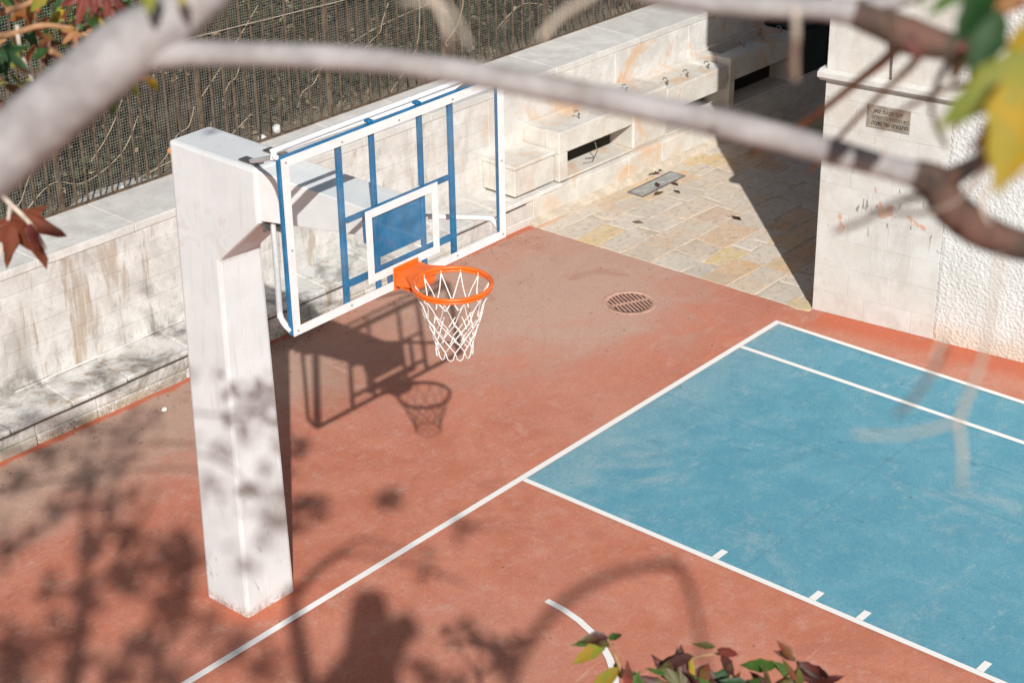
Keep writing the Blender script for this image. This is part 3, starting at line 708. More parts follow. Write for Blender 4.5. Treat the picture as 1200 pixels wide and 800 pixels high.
mb = MB(); mb.box(1.192, 3.59, .03, 6.9, -.05, 3.17); mb.box(1.192, 3.59, -.02, 6.9, 3.172, 6.5); mb.box(3.592, 14, -.02, 6.9, -.05, 6.5); mb.build('stucco_body', M_stucco, stw)

# plaque with engraved Hebrew lettering, unreadable in places
M_plq = simple('weathered_metal_plaque', (.36,.315,.26), .5, .25, .25, 12)
M_let = simple('dark_lettering', (.05,.042,.035), .6)
M_let2 = simple('worn_lettering', (.15,.125,.10), .6)
plq = thing('plaque', 'small grey metal plaque with dark Hebrew lettering on the stone pier', 'plaque', (0,0,0))
plq.location = Vector(BL)+BD*.41+Vector((0,0,1.87)); plq.rotation_euler = (0,0,BROT)
mb = MB(); mb.cbox(0, .40, -.012, -.002, 0, .205, .003); mb.build('plate', M_plq, plq)
def text(body, x, z, size, mat, shear=0, sx=1):
    cu = bpy.data.curves.new('lettering', 'FONT'); cu.body = body; cu.size = size; cu.extrude = .0006; cu.shear = shear; cu.offset = .0011
    tmp = bpy.data.objects.new('lettering', cu); COL.objects.link(tmp); cu.materials.append(mat)
    me = bpy.data.meshes.new_from_object(tmp.evaluated_get(bpy.context.evaluated_depsgraph_get())); bpy.data.objects.remove(tmp)
    o = link('lettering', me, mat, plq); o.rotation_euler = (math.pi/2, 0, 0); o.location = (x, -.0135, z); o.scale = (sx,1,1); return o
text('ןתנ לע ןב רכז', .055, .142, .042, M_let, .35, 1.15)
text('םילשוריב תסנכה תיב', .045, .088, .044, M_let2, 0, .93)
text('הבדנ לש הרובחה', .045, .032, .048, M_let, 0, 1.0)
rod = MB(); rod.tube([(.60,-.02,2.70),(.605,-.02,2.50),(.612,-.022,2.33)], [.009,.008,.006], 6)
ro = rod.build('metal_rod', M_steel); ro.location = BL; ro.rotation_euler = (0,0,BROT); tag(ro, 'short dark metal rod hanging on the pier above its ledge', 'rod')

# ================================================================== DRAINS
M_dred = simple('red_painted_iron', (.53,.31,.235), .7, 0, .15, 14)
M_drain_shade = simple('painted_drain_shade', (.05,.02,.016), .9)  # near-black colour standing for the shade down the drain
c0 = ground(738,355)
dr = thing('drain_cover', 'round slotted drain cover painted red set in the court', 'drain', c0, math.atan2(.172,-.349))
RD = .265
mb = MB(); n = 40; V = []; F = []
for rr, z in ((RD,.0035),(RD-.008,.0085),(RD-.06,.0085),(RD-.06,.003)):
    V += [(rr*math.cos(2*math.pi*i/n), rr*math.sin(2*math.pi*i/n), z) for i in range(n)]
for a in range(3): F += [(a*n+i, a*n+(i+1)%n, (a+1)*n+(i+1)%n, (a+1)*n+i) for i in range(n)]
mb.add(V, F, True); mb.build('frame', M_dred, dr)
mb = MB(); mb.add([((RD-.05)*math.cos(2*math.pi*i/n), (RD-.05)*math.sin(2*math.pi*i/n), .0032) for i in range(n)], [tuple(range(n))]); mb.build('well_shade_disc', M_drain_shade, dr)  # flat dark disc: the drain's depth is only painted shade
mb = MB(); mb.box(-RD+.065, RD-.065, -.016, .016, .0036, .0082); mb.build('cross_bar', M_dred, dr)
for i in range(-5, 6):
    x = i*.0385; L = math.sqrt(max(0, (RD-.058)**2-x*x))
    for sg in (-1, 1):
        mb = MB(); mb.box(x-.0095, x+.0095, min(sg*.017, sg*L), max(sg*.017, sg*L), .0036, .0078); mb.build('bar', M_dred, dr)
g0 = (ground(736,226)+ground(803,207)+ground(786,202)+ground(752,231))/4
gr = thing('drain_grate', 'rectangular grey metal drain grate in the sunlit paving', 'drain', (g0.x, g0.y, 0), 0)
M_grate = simple('weathered_zinc', (.40,.41,.40), .55, .3, .25, 9)
mb = MB(); w_, d_ = .39, .105
for (x0,x1,y0,y1) in ((-w_,w_,-d_,-d_+.014),(-w_,w_,d_-.014,d_),(-w_,-w_+.014,-d_+.014,d_-.014),(w_-.014,w_,-d_+.014,d_-.014)): mb.box(x0,x1,y0,y1,-.004,.010)
mb.build('frame', M_steel, gr)
for i in range(3):
    mb = MB(); a = -w_+.016+i*.253; mb.cbox(a, a+.249, -d_+.016, d_-.016, -.004, .0085, .002); mb.build('plate', M_grate, gr)
# fallen leaves on the paving
for i, (px, py, lb) in enumerate([(696,226,'dark curled fallen leaf left of the drain grate'), (770,218,'dark fallen leaf just below the drain grate'), (772,228,'small dark fallen leaf under the grate, nearer the court'), (790,217,'brown fallen leaf right of the drain grate'), (793,226,'brown fallen leaf lowest right of the grate'), (766,204,'clump of brown leaves above the drain grate'), (748,262,'pale fallen leaf in the middle of the sunlit paving'), (665,247,'green brown fallen leaf beside the wall foot'), (863,257,'dark fallen leaf near the shadow edge on the paving')]):
    p = ground(px, py); mb = MB(); rng = random.Random(i)
    for k in range(1 if i != 5 else 6):
        a = rng.uniform(0, 6.3); off = Vector((rng.uniform(-.1,.1), rng.uniform(-.04,.04), 0)) if k else Vector()
        A = Vector((math.cos(a), math.sin(a), 0)); B = Vector((-A.y, A.x, 0)); L = rng.uniform(.05,.075); c_ = Vector((p.x, p.y, .012))+off
        mb.add([c_-A*L, c_-A*L*.2+B*L*.45+Vector((0,0,.012)), c_+A*L+Vector((0,0,.008)), c_-A*L*.2-B*L*.45+Vector((0,0,.010)), c_-A*L*.1], [(0,1,4),(1,2,4),(2,3,4),(3,0,4)])
    tag(mb.build('fallen_leaf', L_dry if i in (6,) else L_maroon), lb, 'leaf', 'fallen leaves on the paving')

# grit and crumbs swept against the wall and round the drain
Rq = random.Random(8); mb = MB()
for k in range(420):
    if k < 260: s_ = Rq.uniform(-.5,6.2); p = wp(s_, -.03-abs(Rq.gauss(0,.22)), 0)
    elif k < 330: p = c0+Vector((Rq.gauss(0,.5), Rq.gauss(0,.4), 0))
    else: p = Vector((Rq.uniform(-2,6), Rq.uniform(-3,3), 0))
    if abs(p.x) < .3 and .2 < p.y < .8: continue
    r = Rq.uniform(.004,.011); z = .009 if (p.y < 0 and p.x > 2.3) else .001
    t0 = Rq.uniform(0,6.3); V = [(p.x+r*math.cos(t0+a)*Rq.uniform(.6,1.3), p.y+r*math.sin(t0+a)*Rq.uniform(.6,1.3), z) for a in (0,1.57,3.14,4.71)]
    mb.add(V+[(p.x, p.y, z+r*.9)], [(0,1,4),(1,2,4),(2,3,4),(3,0,4)])
mb.build('grit', simple('grit_crumbs', (.17,.13,.10), .9, 0, .4, 30))['kind'] = 'stuff'

# ================================================================== BASKETBALL HOOP
hoop = thing('basketball_hoop', 'basketball hoop with glass backboard and orange ring on a white concrete post', 'basketball hoop', (0, .48, 0))
HP = Vector((0,.48,0))
def hb(mb, nm, mat, par=None, bev=0):
    mb.v = [(x, y-(HP.y if (par is None) else 0), z) for x, y, z in mb.v] if par is None else [(x, y-HP.y, z) for x, y, z in mb.v]
    o = mb.build(nm, mat, par or hoop)
    if bev:
        bm = bmesh.new(); bm.from_mesh(o.data)
        bmesh.ops.bevel(bm, geom=[e for e in bm.edges if len(e.link_faces) == 2 and e.calc_face_angle(0) > .25], offset=bev, segments=2, affect='EDGES', profile=.6)
        bm.to_mesh(o.data); bm.free()
    return o
# concrete post with cantilever head
prof = [(.70,-.05),(.272,-.05),(.275,2.70),(-.13,3.06),(-.13,3.415),(.675,3.425)]
mb = MB(); hw = lambda z: .222-.052*max(0, z)/3.42
nP = len(prof); mb.add([(-hw(z), y, z) for y, z in prof]+[(hw(z), y, z) for y, z in prof],
   [tuple(range(nP)), tuple(range(nP,2*nP))[::-1]]+[(i,nP+i,nP+(i+1)%nP,(i+1)%nP) for i in range(nP)])
post = hb(mb, 'concrete_post', M_conc, None, .024)
mb = MB(); mb.tube([(-.13,.655,3.33),(-.13,.715,3.33)], [.026,.026], 10); mb.tube([(-.13,.66,3.27),(-.13,.70,3.27)], [.018,.018], 8); hb(mb, 'rusty_eye_bolt', simple('orange_rust', (.55,.26,.10), .7))
# backboard
Z0, Z1, BX = 2.905, 3.955, .90; YF = -1.2
bb = MB(); bb.box(-BX, BX, YF+.004, YF+.014, Z0, Z1); board = hb(bb, 'backboard', M_glass)
mb = MB(); bw = .052
mb.box(-BX, BX, YF-.002, YF+.003, Z1-bw, Z1); mb.box(-BX, BX, YF-.002, YF+.003, Z0, Z0+bw)
mb.box(-BX, -BX+bw, YF-.002, YF+.003, Z0+bw, Z1-bw); mb.box(BX-bw, BX, YF-.002, YF+.003, Z0+bw, Z1-bw)
hb(mb, 'white_border', M_wmetal, board)
mb = MB(); a, b = .30, .05
for (x0,x1,z0,z1) in ((-a,a,3.408,3.458),(-a,a,3.008,3.058),(-a,-a+b,3.058,3.408),(a-b,a,3.058,3.408)): mb.box(x0,x1,YF-.001,YF+.003,z0,z1)
hb(mb, 'target_square', M_wmetal, board)
bolt_me = MB(); bolt_me.tube([(0,0,0),(0,-.005,0)], .0065, 8); bolt_me = bolt_me.mesh('bolt')
for x, z in [(-.87,3.93),(-.45,3.925),(0,3.925),(.45,3.925),(.87,3.93),(-.87,2.935),(-.45,2.935),(.45,2.935),(.87,2.935),(-.87,3.42),(.87,3.42)]:
    link('bolt', bolt_me, M_bolt, board, (x, YF-.002-HP.y, z))
# blue steel frame behind the glass
def bar(nm, x0, x1, y0, y1, z0, z1, mat=None):
    mb = MB(); mb.cbox(x0,x1,y0,y1,z0,z1,.004); return hb(mb, nm, mat or M_bmetal)
fb0, fb1 = YF+.016, YF+.046
bar('frame_side', -BX, -BX+.04, fb0, fb1, Z0, Z1); bar('frame_side', BX-.036, BX, fb0, fb1, Z0, Z1)
bar('frame_rail', -BX+.046, BX-.046, fb0, fb1, Z1-.045, Z1); bar('frame_rail', -BX+.046, BX-.046, fb0, fb1-.01, Z0, Z0+.024)
for sx in (-1, 1):
    xo = sx*.455; bar('frame_upright', xo-.019, xo+.019, fb0, fb1-.004, Z0+.025, Z1-.046)
    xi = sx*.195; bar('frame_upright', xi-.018, xi+.018, fb0+.001, fb1-.006, 3.462, Z1-.046)
    bar('frame_upright', xi-.018, xi+.018, fb0+.001, fb1-.006, 3.078, 3.418); bar('frame_upright', xi-.018, xi+.018, fb0+.001, fb1-.006, Z0+.025, 3.030)
    xm = sx*.10; bar('frame_upright', xm-.015, xm+.015, fb0+.001, fb1-.006, Z0+.025, 3.030)
for sx in (-1, 1): bar('rail_clip', sx*.195-.018, sx*.195+.018, fb0+.004, -1.135, 3.9565, 3.974)
bar('cross_rail', -.426, .426, fb0+.002, fb1-.01, 3.424, 3.458); bar('cross_rail', -.426, .426, fb0+.002, fb1-.01, 3.032, 3.076)
bar('centre_plate', -.170, .170, fb0+.004, fb0+.016, 3.13, 3.418)
# white box beam from the post's head to the middle of the backboard
mb = MB(); mb.prism([(-.132,3.075),(-1.085,3.225),(-1.085,3.395),(-.132,3.405)], 'x', -.157, .157); hb(mb, 'cantilever_beam', M_beam, None, .008)
mb = MB(); mb.cbox(-.22, .22, -1.138, -1.087, 3.21, 3.41, .004); hb(mb, 'beam_plate', M_bmetal)
for sx in (-1, 1):
    mb = MB(); P, Q = smooth_path([(sx*.12,-.20,3.055),(sx*.50,-.64,3.03),(sx*.86,-1.05,3.005),(sx*.895,-1.10,2.985),(sx*.898,-1.135,2.955),(sx*.892,fb0+.012,2.93)], [.018]*6, 5); mb.tube(P, Q, 8); hb(mb, 'tube_brace', M_wmetal)
    mb = MB(); P, Q = smooth_path([(sx*.10,-.02,3.425),(sx*.48,-.62,3.70),(sx*.86,-1.10,3.93),(sx*.885,fb1-.01,3.952)], [.015]*4, 5); mb.tube(P, Q, 8); hb(mb, 'tube_brace', M_wmetal)
    mb = MB(); mb.cbox(sx*.11-.04, sx*.11+.04, -.30, -.12, 3.042, 3.052, .002); mb.cbox(sx*.11-.04, sx*.11+.04, -.145, -.134, 3.0, 3.05, .002); hb(mb, 'mount_plate', M_steel)
    mb = MB(); mb.cbox(sx*.10-.035, sx*.10+.035, -.10, .06, 3.424, 3.432, .002); hb(mb, 'mount_plate', M_steel)
mb = MB(); P, Q = smooth_path([(-.885,-1.12,3.925),(-.86,-1.108,3.960),(-.80,-1.105,3.970),(0,-1.105,3.970),(.80,-1.105,3.970),(.86,-1.108,3.960),(.885,-1.12,3.925)], [.018]*7, 5); mb.tube(P, Q, 8); hb(mb, 'top_tube', M_wmetal)
# ring, mount and net
RC = (0,-1.575,3.015); RR = .228
mb = MB(); mb.torus(RC, RR, .0115, 56, 10); mb.torus((RC[0],RC[1],RC[2]-.020), RR-.002, .008, 56, 8); hb(mb, 'ring', M_omet)
mb = MB(); mb.cbox(-.105,.105,YF-.012,YF-.003,2.900,3.045,.003); hb(mb, 'mount_plate', M_omet)
top = [(-.10,YF-.012),(-.10,-1.30)]
ang = [math.radians(a_) for a_ in (142,125,110,98,90,82,70,55,38)]
top += [(RR*math.cos(a_), RC[1]+RR*math.sin(a_)) for a_ in ang]+[(.10,-1.30),(.10,YF-.012)]
mb = MB(); mb.prism(top, 'z', 3.012, 3.022); hb(mb, 'mount_top', M_omet)
mb = MB(); mb.prism([(-.095,YF-.0125),(-.095,-1.345),(.095,-1.345),(.095,YF-.0125)], 'z', 2.925, 2.932)
for sx in (-1,1):
    mb.prism([(YF-.0125,2.918),(-1.34,2.955),(-1.37,3.0),(-1.37,3.0115),(YF-.0125,3.0115)], 'x', sx*.092-.003, sx*.092+.003)
hb(mb, 'mount_box', M_omet)
mb = MB(); mb.box(-.09,.09,-1.352,-1.346,2.94,3.011); hb(mb, 'mount_front', M_omet)
# net
mb = MB(); NH = 12
rws = [(0,.222,-.028),(1,.172,-.185),(2,.148,-.245),(3,.130,-.300),(4,.118,-.350),(5,.112,-.392)]
def node(r, k):
    _, rad, dz_ = rws[r]; t = 2*math.pi*(k+(.5 if r % 2 else 0))/NH
    jx = mnoise.noise(Vector((r*3.1, k*1.7, .3)))*.010*(r > 0)
    return Vector((RC[0]+(rad+jx)*math.cos(t+jx*2), RC[1]+(rad+jx)*math.sin(t+jx*2), RC[2]+dz_+jx*.9))
for k in range(NH):
    for r in range(5):
        a_ = node(r, k)
        for kk in ((k, k-1) if r % 2 == 0 else (k, k+1)):
            b_ = node(r+1, kk % NH); md = (a_+b_)/2
            if r == 0: md = md+(Vector((RC[0],RC[1],md.z))-md)*.05
            mb.tube([a_, md, b_], .0036, 5, False)
    a_ = node(5, k); b_ = node(5, k+1); md = (a_+b_)/2; md.z -= .055
    m1 = a_*.6+md*.4; m1.z -= .02; m2 = b_*.6+md*.4; m2.z -= .02
    mb.tube([a_, m1, md, m2, b_], .0036, 5, False)
    h_ = node(0, k); mb.tube([h_, h_+Vector((0,0,.034))], .004, 5)
hb(mb, 'net', M_net)

# ================================================================== FOREGROUND TREE
T0 = ground(428,700); ZTR = 8.25
tb = sunward(T0, ZTR)
tree = thing('tree', 'autumn tree whose pale smooth limbs cross close in front of the view', 'tree', (tb.x, tb.y, 0))
def tpart(mb, nm, mat): 
    mb.v = [(x-tb.x, y-tb.y, z) for x, y, z in mb.v]; return mb.build(nm, mat, tree)
def limb(nm, pts, rads, mat, sub=9, sides=12, knob=.04):
    P, Q = smooth_path(pts, rads, sub)
    Q = [q*(1+knob*2*(mnoise.noise(p*9)+.8*mnoise.noise(p*31))) for p, q in zip(P, Q)]
    mb = MB(); mb.tube(P, Q, sides); return tpart(mb, nm, mat)
limb('unseen_trunk', [(tb.x+.15,tb.y-.1,-.05),(tb.x+.05,tb.y,2),(tb.x-.03,tb.y,4.2),(tb.x,tb.y,6.4),(tb.x,tb.y,7.6),(tb.x+.02,tb.y-.02,ZTR)], [.26,.21,.20,.20,.20,.12], M_dbark, 8, 16, .03)  # unseen behind the view, shaped to cast a standing person's shadow
Q1 = sunward(ground(488,728), 7.95)
limb('branch', [(tb.x,tb.y,7.45), (Vector((tb.x,tb.y,7.75))*.5+Q1*.5), Q1], [.12,.12,.09], M_dbark, 5, 10)  # unseen stub added for the elbow-like lobe of that shadow
D = 1.62; W = D/(FOC*1000)/2
def B(pts, d=D): return [at(x, y, d+dd) for x, y, dd in pts]
def near(nm, pts, ws, mat, d=D, **k):
    return limb(nm, [at(x, y, d+dd) for x, y, dd in pts], [w_*(d+dd)/(FOC*1000)/2 for w_, (x,y,dd) in zip(ws, pts)], mat, **k)
start = Vector((tb.x,tb.y,5.0))
def near2(nm, lead, leadr, pts, ws, mat, d=D, **k):
    return limb(nm, lead+[at(x, y, d+dd) for x, y, dd in pts], leadr+[w_*(d+dd)/(FOC*1000)/2 for w_, (x,y,dd) in zip(ws, pts)], mat, **k)
near2('branch', [start, at(-700,900,.9)], [.08,.065], [(-230,370,-.15),(-30,205,0),(75,118,0),(150,55,0),(205,20,.0),(262,-25,0),(330,-90,.02)], [96,84,80,76,60,48,42], M_bark, sides=16, knob=.02)
near('branch', [(120,72,.0),(165,66,0),(215,63,.0),(300,64,0),(430,70,0),(560,88,0),(700,114,0),(850,146,0),(960,174,0),(1040,196,0),(1085,208,0)], [54,38,31,29,29,31,33,34,32,30,34], M_bark, sides=14, knob=.025)
near('branch', [(1070,203,0),(1095,214,0),(1112,240,.0),(1140,264,0),(1175,281,0),(1230,296,0),(1320,318,0),(1420,360,0)], [34,46,44,40,36,33,30,24], M_dbark, sides=12, knob=.07)  # knotty right end; its shade is painted in as darker bark
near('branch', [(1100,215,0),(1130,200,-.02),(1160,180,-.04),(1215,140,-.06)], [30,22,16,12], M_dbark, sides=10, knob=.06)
near('branch', [(318,-78,.02),(430,-100,.02),(580,-62,0),(740,-14,0),(860,6,0),(960,10,0),(1015,18,0)], [40,36,33,30,27,28,34], M_bark, sides=12, knob=.02)
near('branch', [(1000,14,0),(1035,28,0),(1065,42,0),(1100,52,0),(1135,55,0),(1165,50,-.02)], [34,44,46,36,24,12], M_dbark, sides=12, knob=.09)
near('branch', [(1005,12,0),(1045,2,.0),(1100,-20,.02),(1160,-60,.04)], [26,24,20,16], M_bark, sides=10)
near('twig', [(1062,44,0),(1040,68,.1),(1005,96,.2),(965,128,.3),(925,155,.4),(880,180,.5)], [16,13,10,9,9,7], M_otwig, sides=7)
near('twig', [(1085,55,0),(1065,80,.05),(1035,108,.1),(1005,138,.2),(980,165,.3),(950,200,.4)], [12,9,7,6,6,5], M_otwig, sides=7)
near('twig', [(932,12,0),(933,40,0),(931,62,.02),(932,92,.05)], [9,9,10,9], M_twig, 1.3, sides=7)
near('twig', [(500,-20,0),(515,12,0),(526,40,.0),(528,62,.02)], [12,9,8,6], M_twig, 1.2, sides=7)
near('twig', [(470,2,0),(515,4,0),(535,22,0),(550,55,0)], [5,6,6,5], M_twig, 1.2, sides=7)
near('twig', [(730,-30,0),(690,-2,0),(655,20,0),(632,48,.0)], [8,8,8,6], M_twig, 1.15, sides=7)
near('twig', [(1172,300,0),(1160,380,0),(1148,430,0),(1125,492,0),(1128,530,0),(1127,575,0)], [6,6,7,7,6,4], M_twig, 1.15, sides=7)
near('twig', [(1124,492,0),(1090,503,0),(1050,510,0),(1000,508,0)], [5,5,4,3], M_twig, 1.15, sides=7)
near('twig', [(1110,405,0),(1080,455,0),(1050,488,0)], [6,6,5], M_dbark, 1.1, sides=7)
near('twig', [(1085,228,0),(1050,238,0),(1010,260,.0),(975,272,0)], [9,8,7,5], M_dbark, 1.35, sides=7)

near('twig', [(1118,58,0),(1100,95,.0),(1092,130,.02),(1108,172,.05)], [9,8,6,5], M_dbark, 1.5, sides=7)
near('twig', [(1145,52,0),(1160,84,.0),(1140,118,.02),(1120,150,.05)], [9,8,6,5], M_otwig, 1.45, sides=7)
near('twig', [(1215,60,0),(1160,92,0),(1110,104,.02),(1060,128,.05),(1030,152,.1)], [10,8,7,6,5], M_otwig, 1.5, sides=7)
near('twig', [(1160,190,0),(1120,236,.05),(1075,250,.1),(1020,246,.2)], [8,6,5,4], M_twig, 1.4, sides=7)
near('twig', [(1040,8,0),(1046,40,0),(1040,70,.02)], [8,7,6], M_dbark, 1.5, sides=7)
near('twig', [(1095,440,0),(1098,410,0),(1112,392,0)], [5,6,6], M_twig, 1.15, sides=7)
near('twig', [(1230,200,0),(1170,212,.0),(1150,235,.0),(1160,262,0)], [8,7,6,4], M_twig, 1.4, sides=7)
# leaves ---------------------------------------------------------------
def leaf_mesh(kind, wr, rng):
    V = []; F = []
    if kind == 'lance':
        n = 7; mid_ = []
        for i in range(n+1):
            t = i/n; w_ = wr*.5*math.sin(math.pi*min(1, t**.8))*(1-.25*t)*(1+(.12 if i % 2 else -.06)); x = t; zc = -.16*t*t
            mid_.append(len(V)); V += [(x,0,zc),(x-.02,w_,zc+.07*wr+w_*.25),(x-.02,-w_,zc+.07*wr+w_*.25)]
        for i in range(n):
            a, b = i*3, i*3+3; F += [(a,b,b+1,a+1),(a,a+2,b+2,b)]
    else:
        tips = [(0,1.0),(.85,.82),(-.85,.82),(1.75,.5),(-1.75,.5)]; tips.sort(key=lambda q: q[0]); ring = [(-2.6,.12)]
        for i, (a, l) in enumerate(tips):
            ring += [(a-.22,l*.62),(a-.10,l*.84),(a,l),(a+.10,l*.82),(a+.22,l*.60)]
            if i < 4: ring.append(((a+tips[i+1][0])/2, .36))
        ring.append((2.6,.12)); V = [(.0,0,.02)]
        for a, l in ring: V.append((l*math.cos(a)+.15, l*math.sin(a)*wr, -.14*l*l+.05*rng.uniform(-1,1)))
        F = [(0,i,i+1) for i in range(1, len(V)-1)]
    me = bpy.data.meshes.new('leaf'); me.from_pydata(V, [], F); me.update()
    for p in me.polygons: p.use_smooth = True
    return me
Rl = random.Random(77)
LM = {(k, i): leaf_mesh(k, w_, Rl) for k in ('lance','palm') for i, w_ in enumerate((.24,.36,.5) if k == 'lance' else (.8,1.0,1.1))}
def leaf(owner, org, px, py, d, L, ang, mat, kind='palm', v=1, tilt=0.0, rollv=None):
    # ang: direction of the tip in the picture, degrees, 0 = right, 90 = down
    a = math.radians(ang); T = (RT*math.cos(a)-UP*math.sin(a)+FW*tilt).normalized()
    N = -FW+RT*Rl.uniform(-.5,.5)+UP*Rl.uniform(-.1,.7) if rollv is None else Vector(rollv)
    N = (N-T*N.dot(T)).normalized(); Bv = N.cross(T); k = L*d/(FOC*1000)
    base = LM[(kind, v)]; key = mat.name+str(id(base)); me = MESHC.get(key)
    if me is None: me = base.copy(); me.materials.clear(); me.materials.append(mat); MESHC[key] = me
    o = bpy.data.objects.new('leaf', me); COL.objects.link(o); o.parent = owner
    Mx = Matrix((T*k, Bv*k, N*k)).transposed().to_4x4(); Mx.translation = at(px, py, d)-Vector(org); o.matrix_local = Mx
    return o
MESHC = {}
TO = (tb.x, tb.y, 0)
# big blurred leaves at the right edge
leaf(tree, TO, 1205, 20, 1.20, 200, 97, L_yellow, 'lance', 1, .1)
leaf(tree, TO, 1212, 62, 1.18, 150, 142, L_ygreen, 'lance', 1, .1)
leaf(tree, TO, 1206, 100, 1.20, 100, 155, L_ygreen, 'lance', 0, .1)
leaf(tree, TO, 1215, 130, 1.22, 95, 150, L_orange, 'lance', 2, .0)
leaf(tree, TO, 1195, 125, 1.25, 95, 118, L_red, 'lance', 1, .2)
leaf(tree, TO, 1205, 135, 1.2, 80, 100, L_yellow, 'lance', 1, .2)
leaf(tree, TO, 1200, 150, 1.3, 70, 140, L_brown, 'lance', 2, .2)
leaf(tree, TO, 1178, 128, 1.3, 72, 112, L_red, 'lance', 2, .1)
leaf(tree, TO, 1215, 70, 1.15, 170, 105, L_yellow, 'lance', 2, .1)
leaf(tree, TO, 1140, -10, 1.35, 60, 75, L_brown, 'lance', 1, .1)
leaf(tree, TO, 1150, 40, 1.4, 50, 20, L_red, 'lance', 1, .2)
leaf(tree, TO, 1130, 58, 1.45, 44, 110, L_brown, 'lance', 2, .2)
leaf(tree, TO, 1172, -22, 1.25, 95, 128, L_dark, 'lance', 2, .1)
leaf(tree, TO, 1172, 12, 1.3, 95, 112, L_dark, 'lance', 2, .1)
leaf(tree, TO, 1140, -25, 1.3, 70, 140, L_green, 'lance', 1, .1)
leaf(tree, TO, 1210, -15, 1.3, 80, 150, L_orange, 'lance', 1, .1)
leaf(tree, TO, 1205, 5, 1.35, 80, 170, L_red, 'lance', 0, .2)
leaf(tree, TO, 1080, -12, 1.35, 24, 90, L_green, 'lance', 1)
leaf(tree, TO, 1120, 48, 1.5, 40, 60, L_red, 'lance', 1); leaf(tree, TO, 1065, 38, 1.5, 42, 70, L_red, 'lance', 1)
# yellow leaves by the fork of the limb
leaf(tree, TO, 172, -28, 1.55, 48, 85, L_ygreen, 'lance', 2); leaf(tree, TO, 205, -22, 1.55, 34, 70, L_yellow, 'lance', 2)
# leaves just under the limb
leaf(tree, TO, 132, 108, 3.4, 30, 92, L_green, 'lance', 2); leaf(tree, TO, 150, 92, 3.4, 26, 60, L_ygreen, 'lance', 2); leaf(tree, TO, 172, 90, 3.4, 24, 50, L_yellow, 'lance', 2); leaf(tree, TO, 115, 118, 3.4, 26, 110, L_ygreen, 'lance', 1)
limb('twig', [at(60,60,3.3), at(110,85,3.4), at(150,92,3.4), at(178,92,3.4)], [.006,.004,.004,.003], M_otwig, sides=6)
# a longer bough coming in from the left carries the leaves at the top left and the drooping red leaf
Lq = at(-1750, 0, 4.5)
ltree = thing('tree', 'tree off to the left with red and green leafy twigs at the upper left', 'tree', (Lq.x, Lq.y, 0))
LO = (Lq.x, Lq.y, 0)
def lpart(nm, pts, rads, mat, sides=7):
    P, Q = smooth_path(pts, rads, 6); mb = MB(); mb.tube([p-Vector(LO) for p in P], Q, sides); return mb.build(nm, mat, ltree)
lpart('unseen_trunk', [Vector((Lq.x,Lq.y,-.05)), Vector((Lq.x+.06,Lq.y,2)), Vector((Lq.x,Lq.y-.05,4)), Vector((Lq.x,Lq.y,Lq.z+1.2))], [.16,.13,.10,.05], M_dbark, 12)
lpart('branch', [Vector((Lq.x,Lq.y,Lq.z-.3)), at(-500,0,4.4), at(-60,28,4.3)], [.03,.010,.008], M_dbark)
lpart('branch', [Vector((Lq.x,Lq.y,Lq.z-.9)), at(-500,110,4.3), at(-100,160,4.3)], [.03,.010,.008], M_dbark)
lpart('twig', [at(-60,28,4.3), at(0,42,4.3), at(50,30,4.3), at(95,38,4.3), at(128,62,4.3)], [.010,.008,.007,.006,.003], M_otwig)
lpart('twig', [at(-60,28,4.3), at(18,10,4.3), at(60,-10,4.3)], [.012,.008,.006], M_otwig)
lpart('twig', [at(-30,40,4.3), at(10,66,4.3), at(30,86,4.3)], [.010,.007,.004], M_otwig)
lpart('twig', [at(20,30,4.3), at(24,60,4.3), at(38,95,4.3)], [.006,.005,.004], M_twig)
lpart('twig', [at(-100,160,4.3), at(-20,208,4.3), at(8,235,4.3), at(35,262,4.3), at(54,292,4.3)], [.010,.008,.007,.006,.004], M_twig)
lpart('twig', [at(12,238,4.3), at(8,270,4.3), at(0,300,4.3)], [.006,.005,.003], M_twig)
tl = [L_green, L_ygreen, L_mixed, L_dark, L_dark, L_ygreen, L_maroon, L_dark, L_dark, L_mixed, L_green, L_brown, L_brown, L_orange, L_yellow]
for i in range(110):
    x = Rl.uniform(-14, 150); y_ = Rl.uniform(-20, 118-max(0, x)*.62)
    leaf(ltree, LO, x, y_, Rl.uniform(4.1,5.0), Rl.uniform(15,36), Rl.uniform(20,160), Rl.choice(tl), Rl.choice(('palm','lance','lance')), Rl.randrange(3), Rl.uniform(-.5,.5))
for x in (100, 112, 125): leaf(ltree, LO, x, -14, 4.1, 40, 80+Rl.uniform(-30,30), L_red, 'palm', 1, .2)
leaf(ltree, LO, 26, 246, 4.3, 66, 72, L_mixed, 'palm', 1, .15); leaf(ltree, LO, 14, 258, 4.28, 54, 100, L_mixed, 'palm', 0, .3)
leaf(ltree, LO, 14, 264, 4.26, 44, 98, L_mixed, 'lance', 2, .1); leaf(ltree, LO, 36, 262, 4.26, 34, 78, L_red, 'lance', 2, .1); leaf(ltree, LO, -6, 262, 4.3, 40, 110, L_maroon, 'lance', 2, .1)

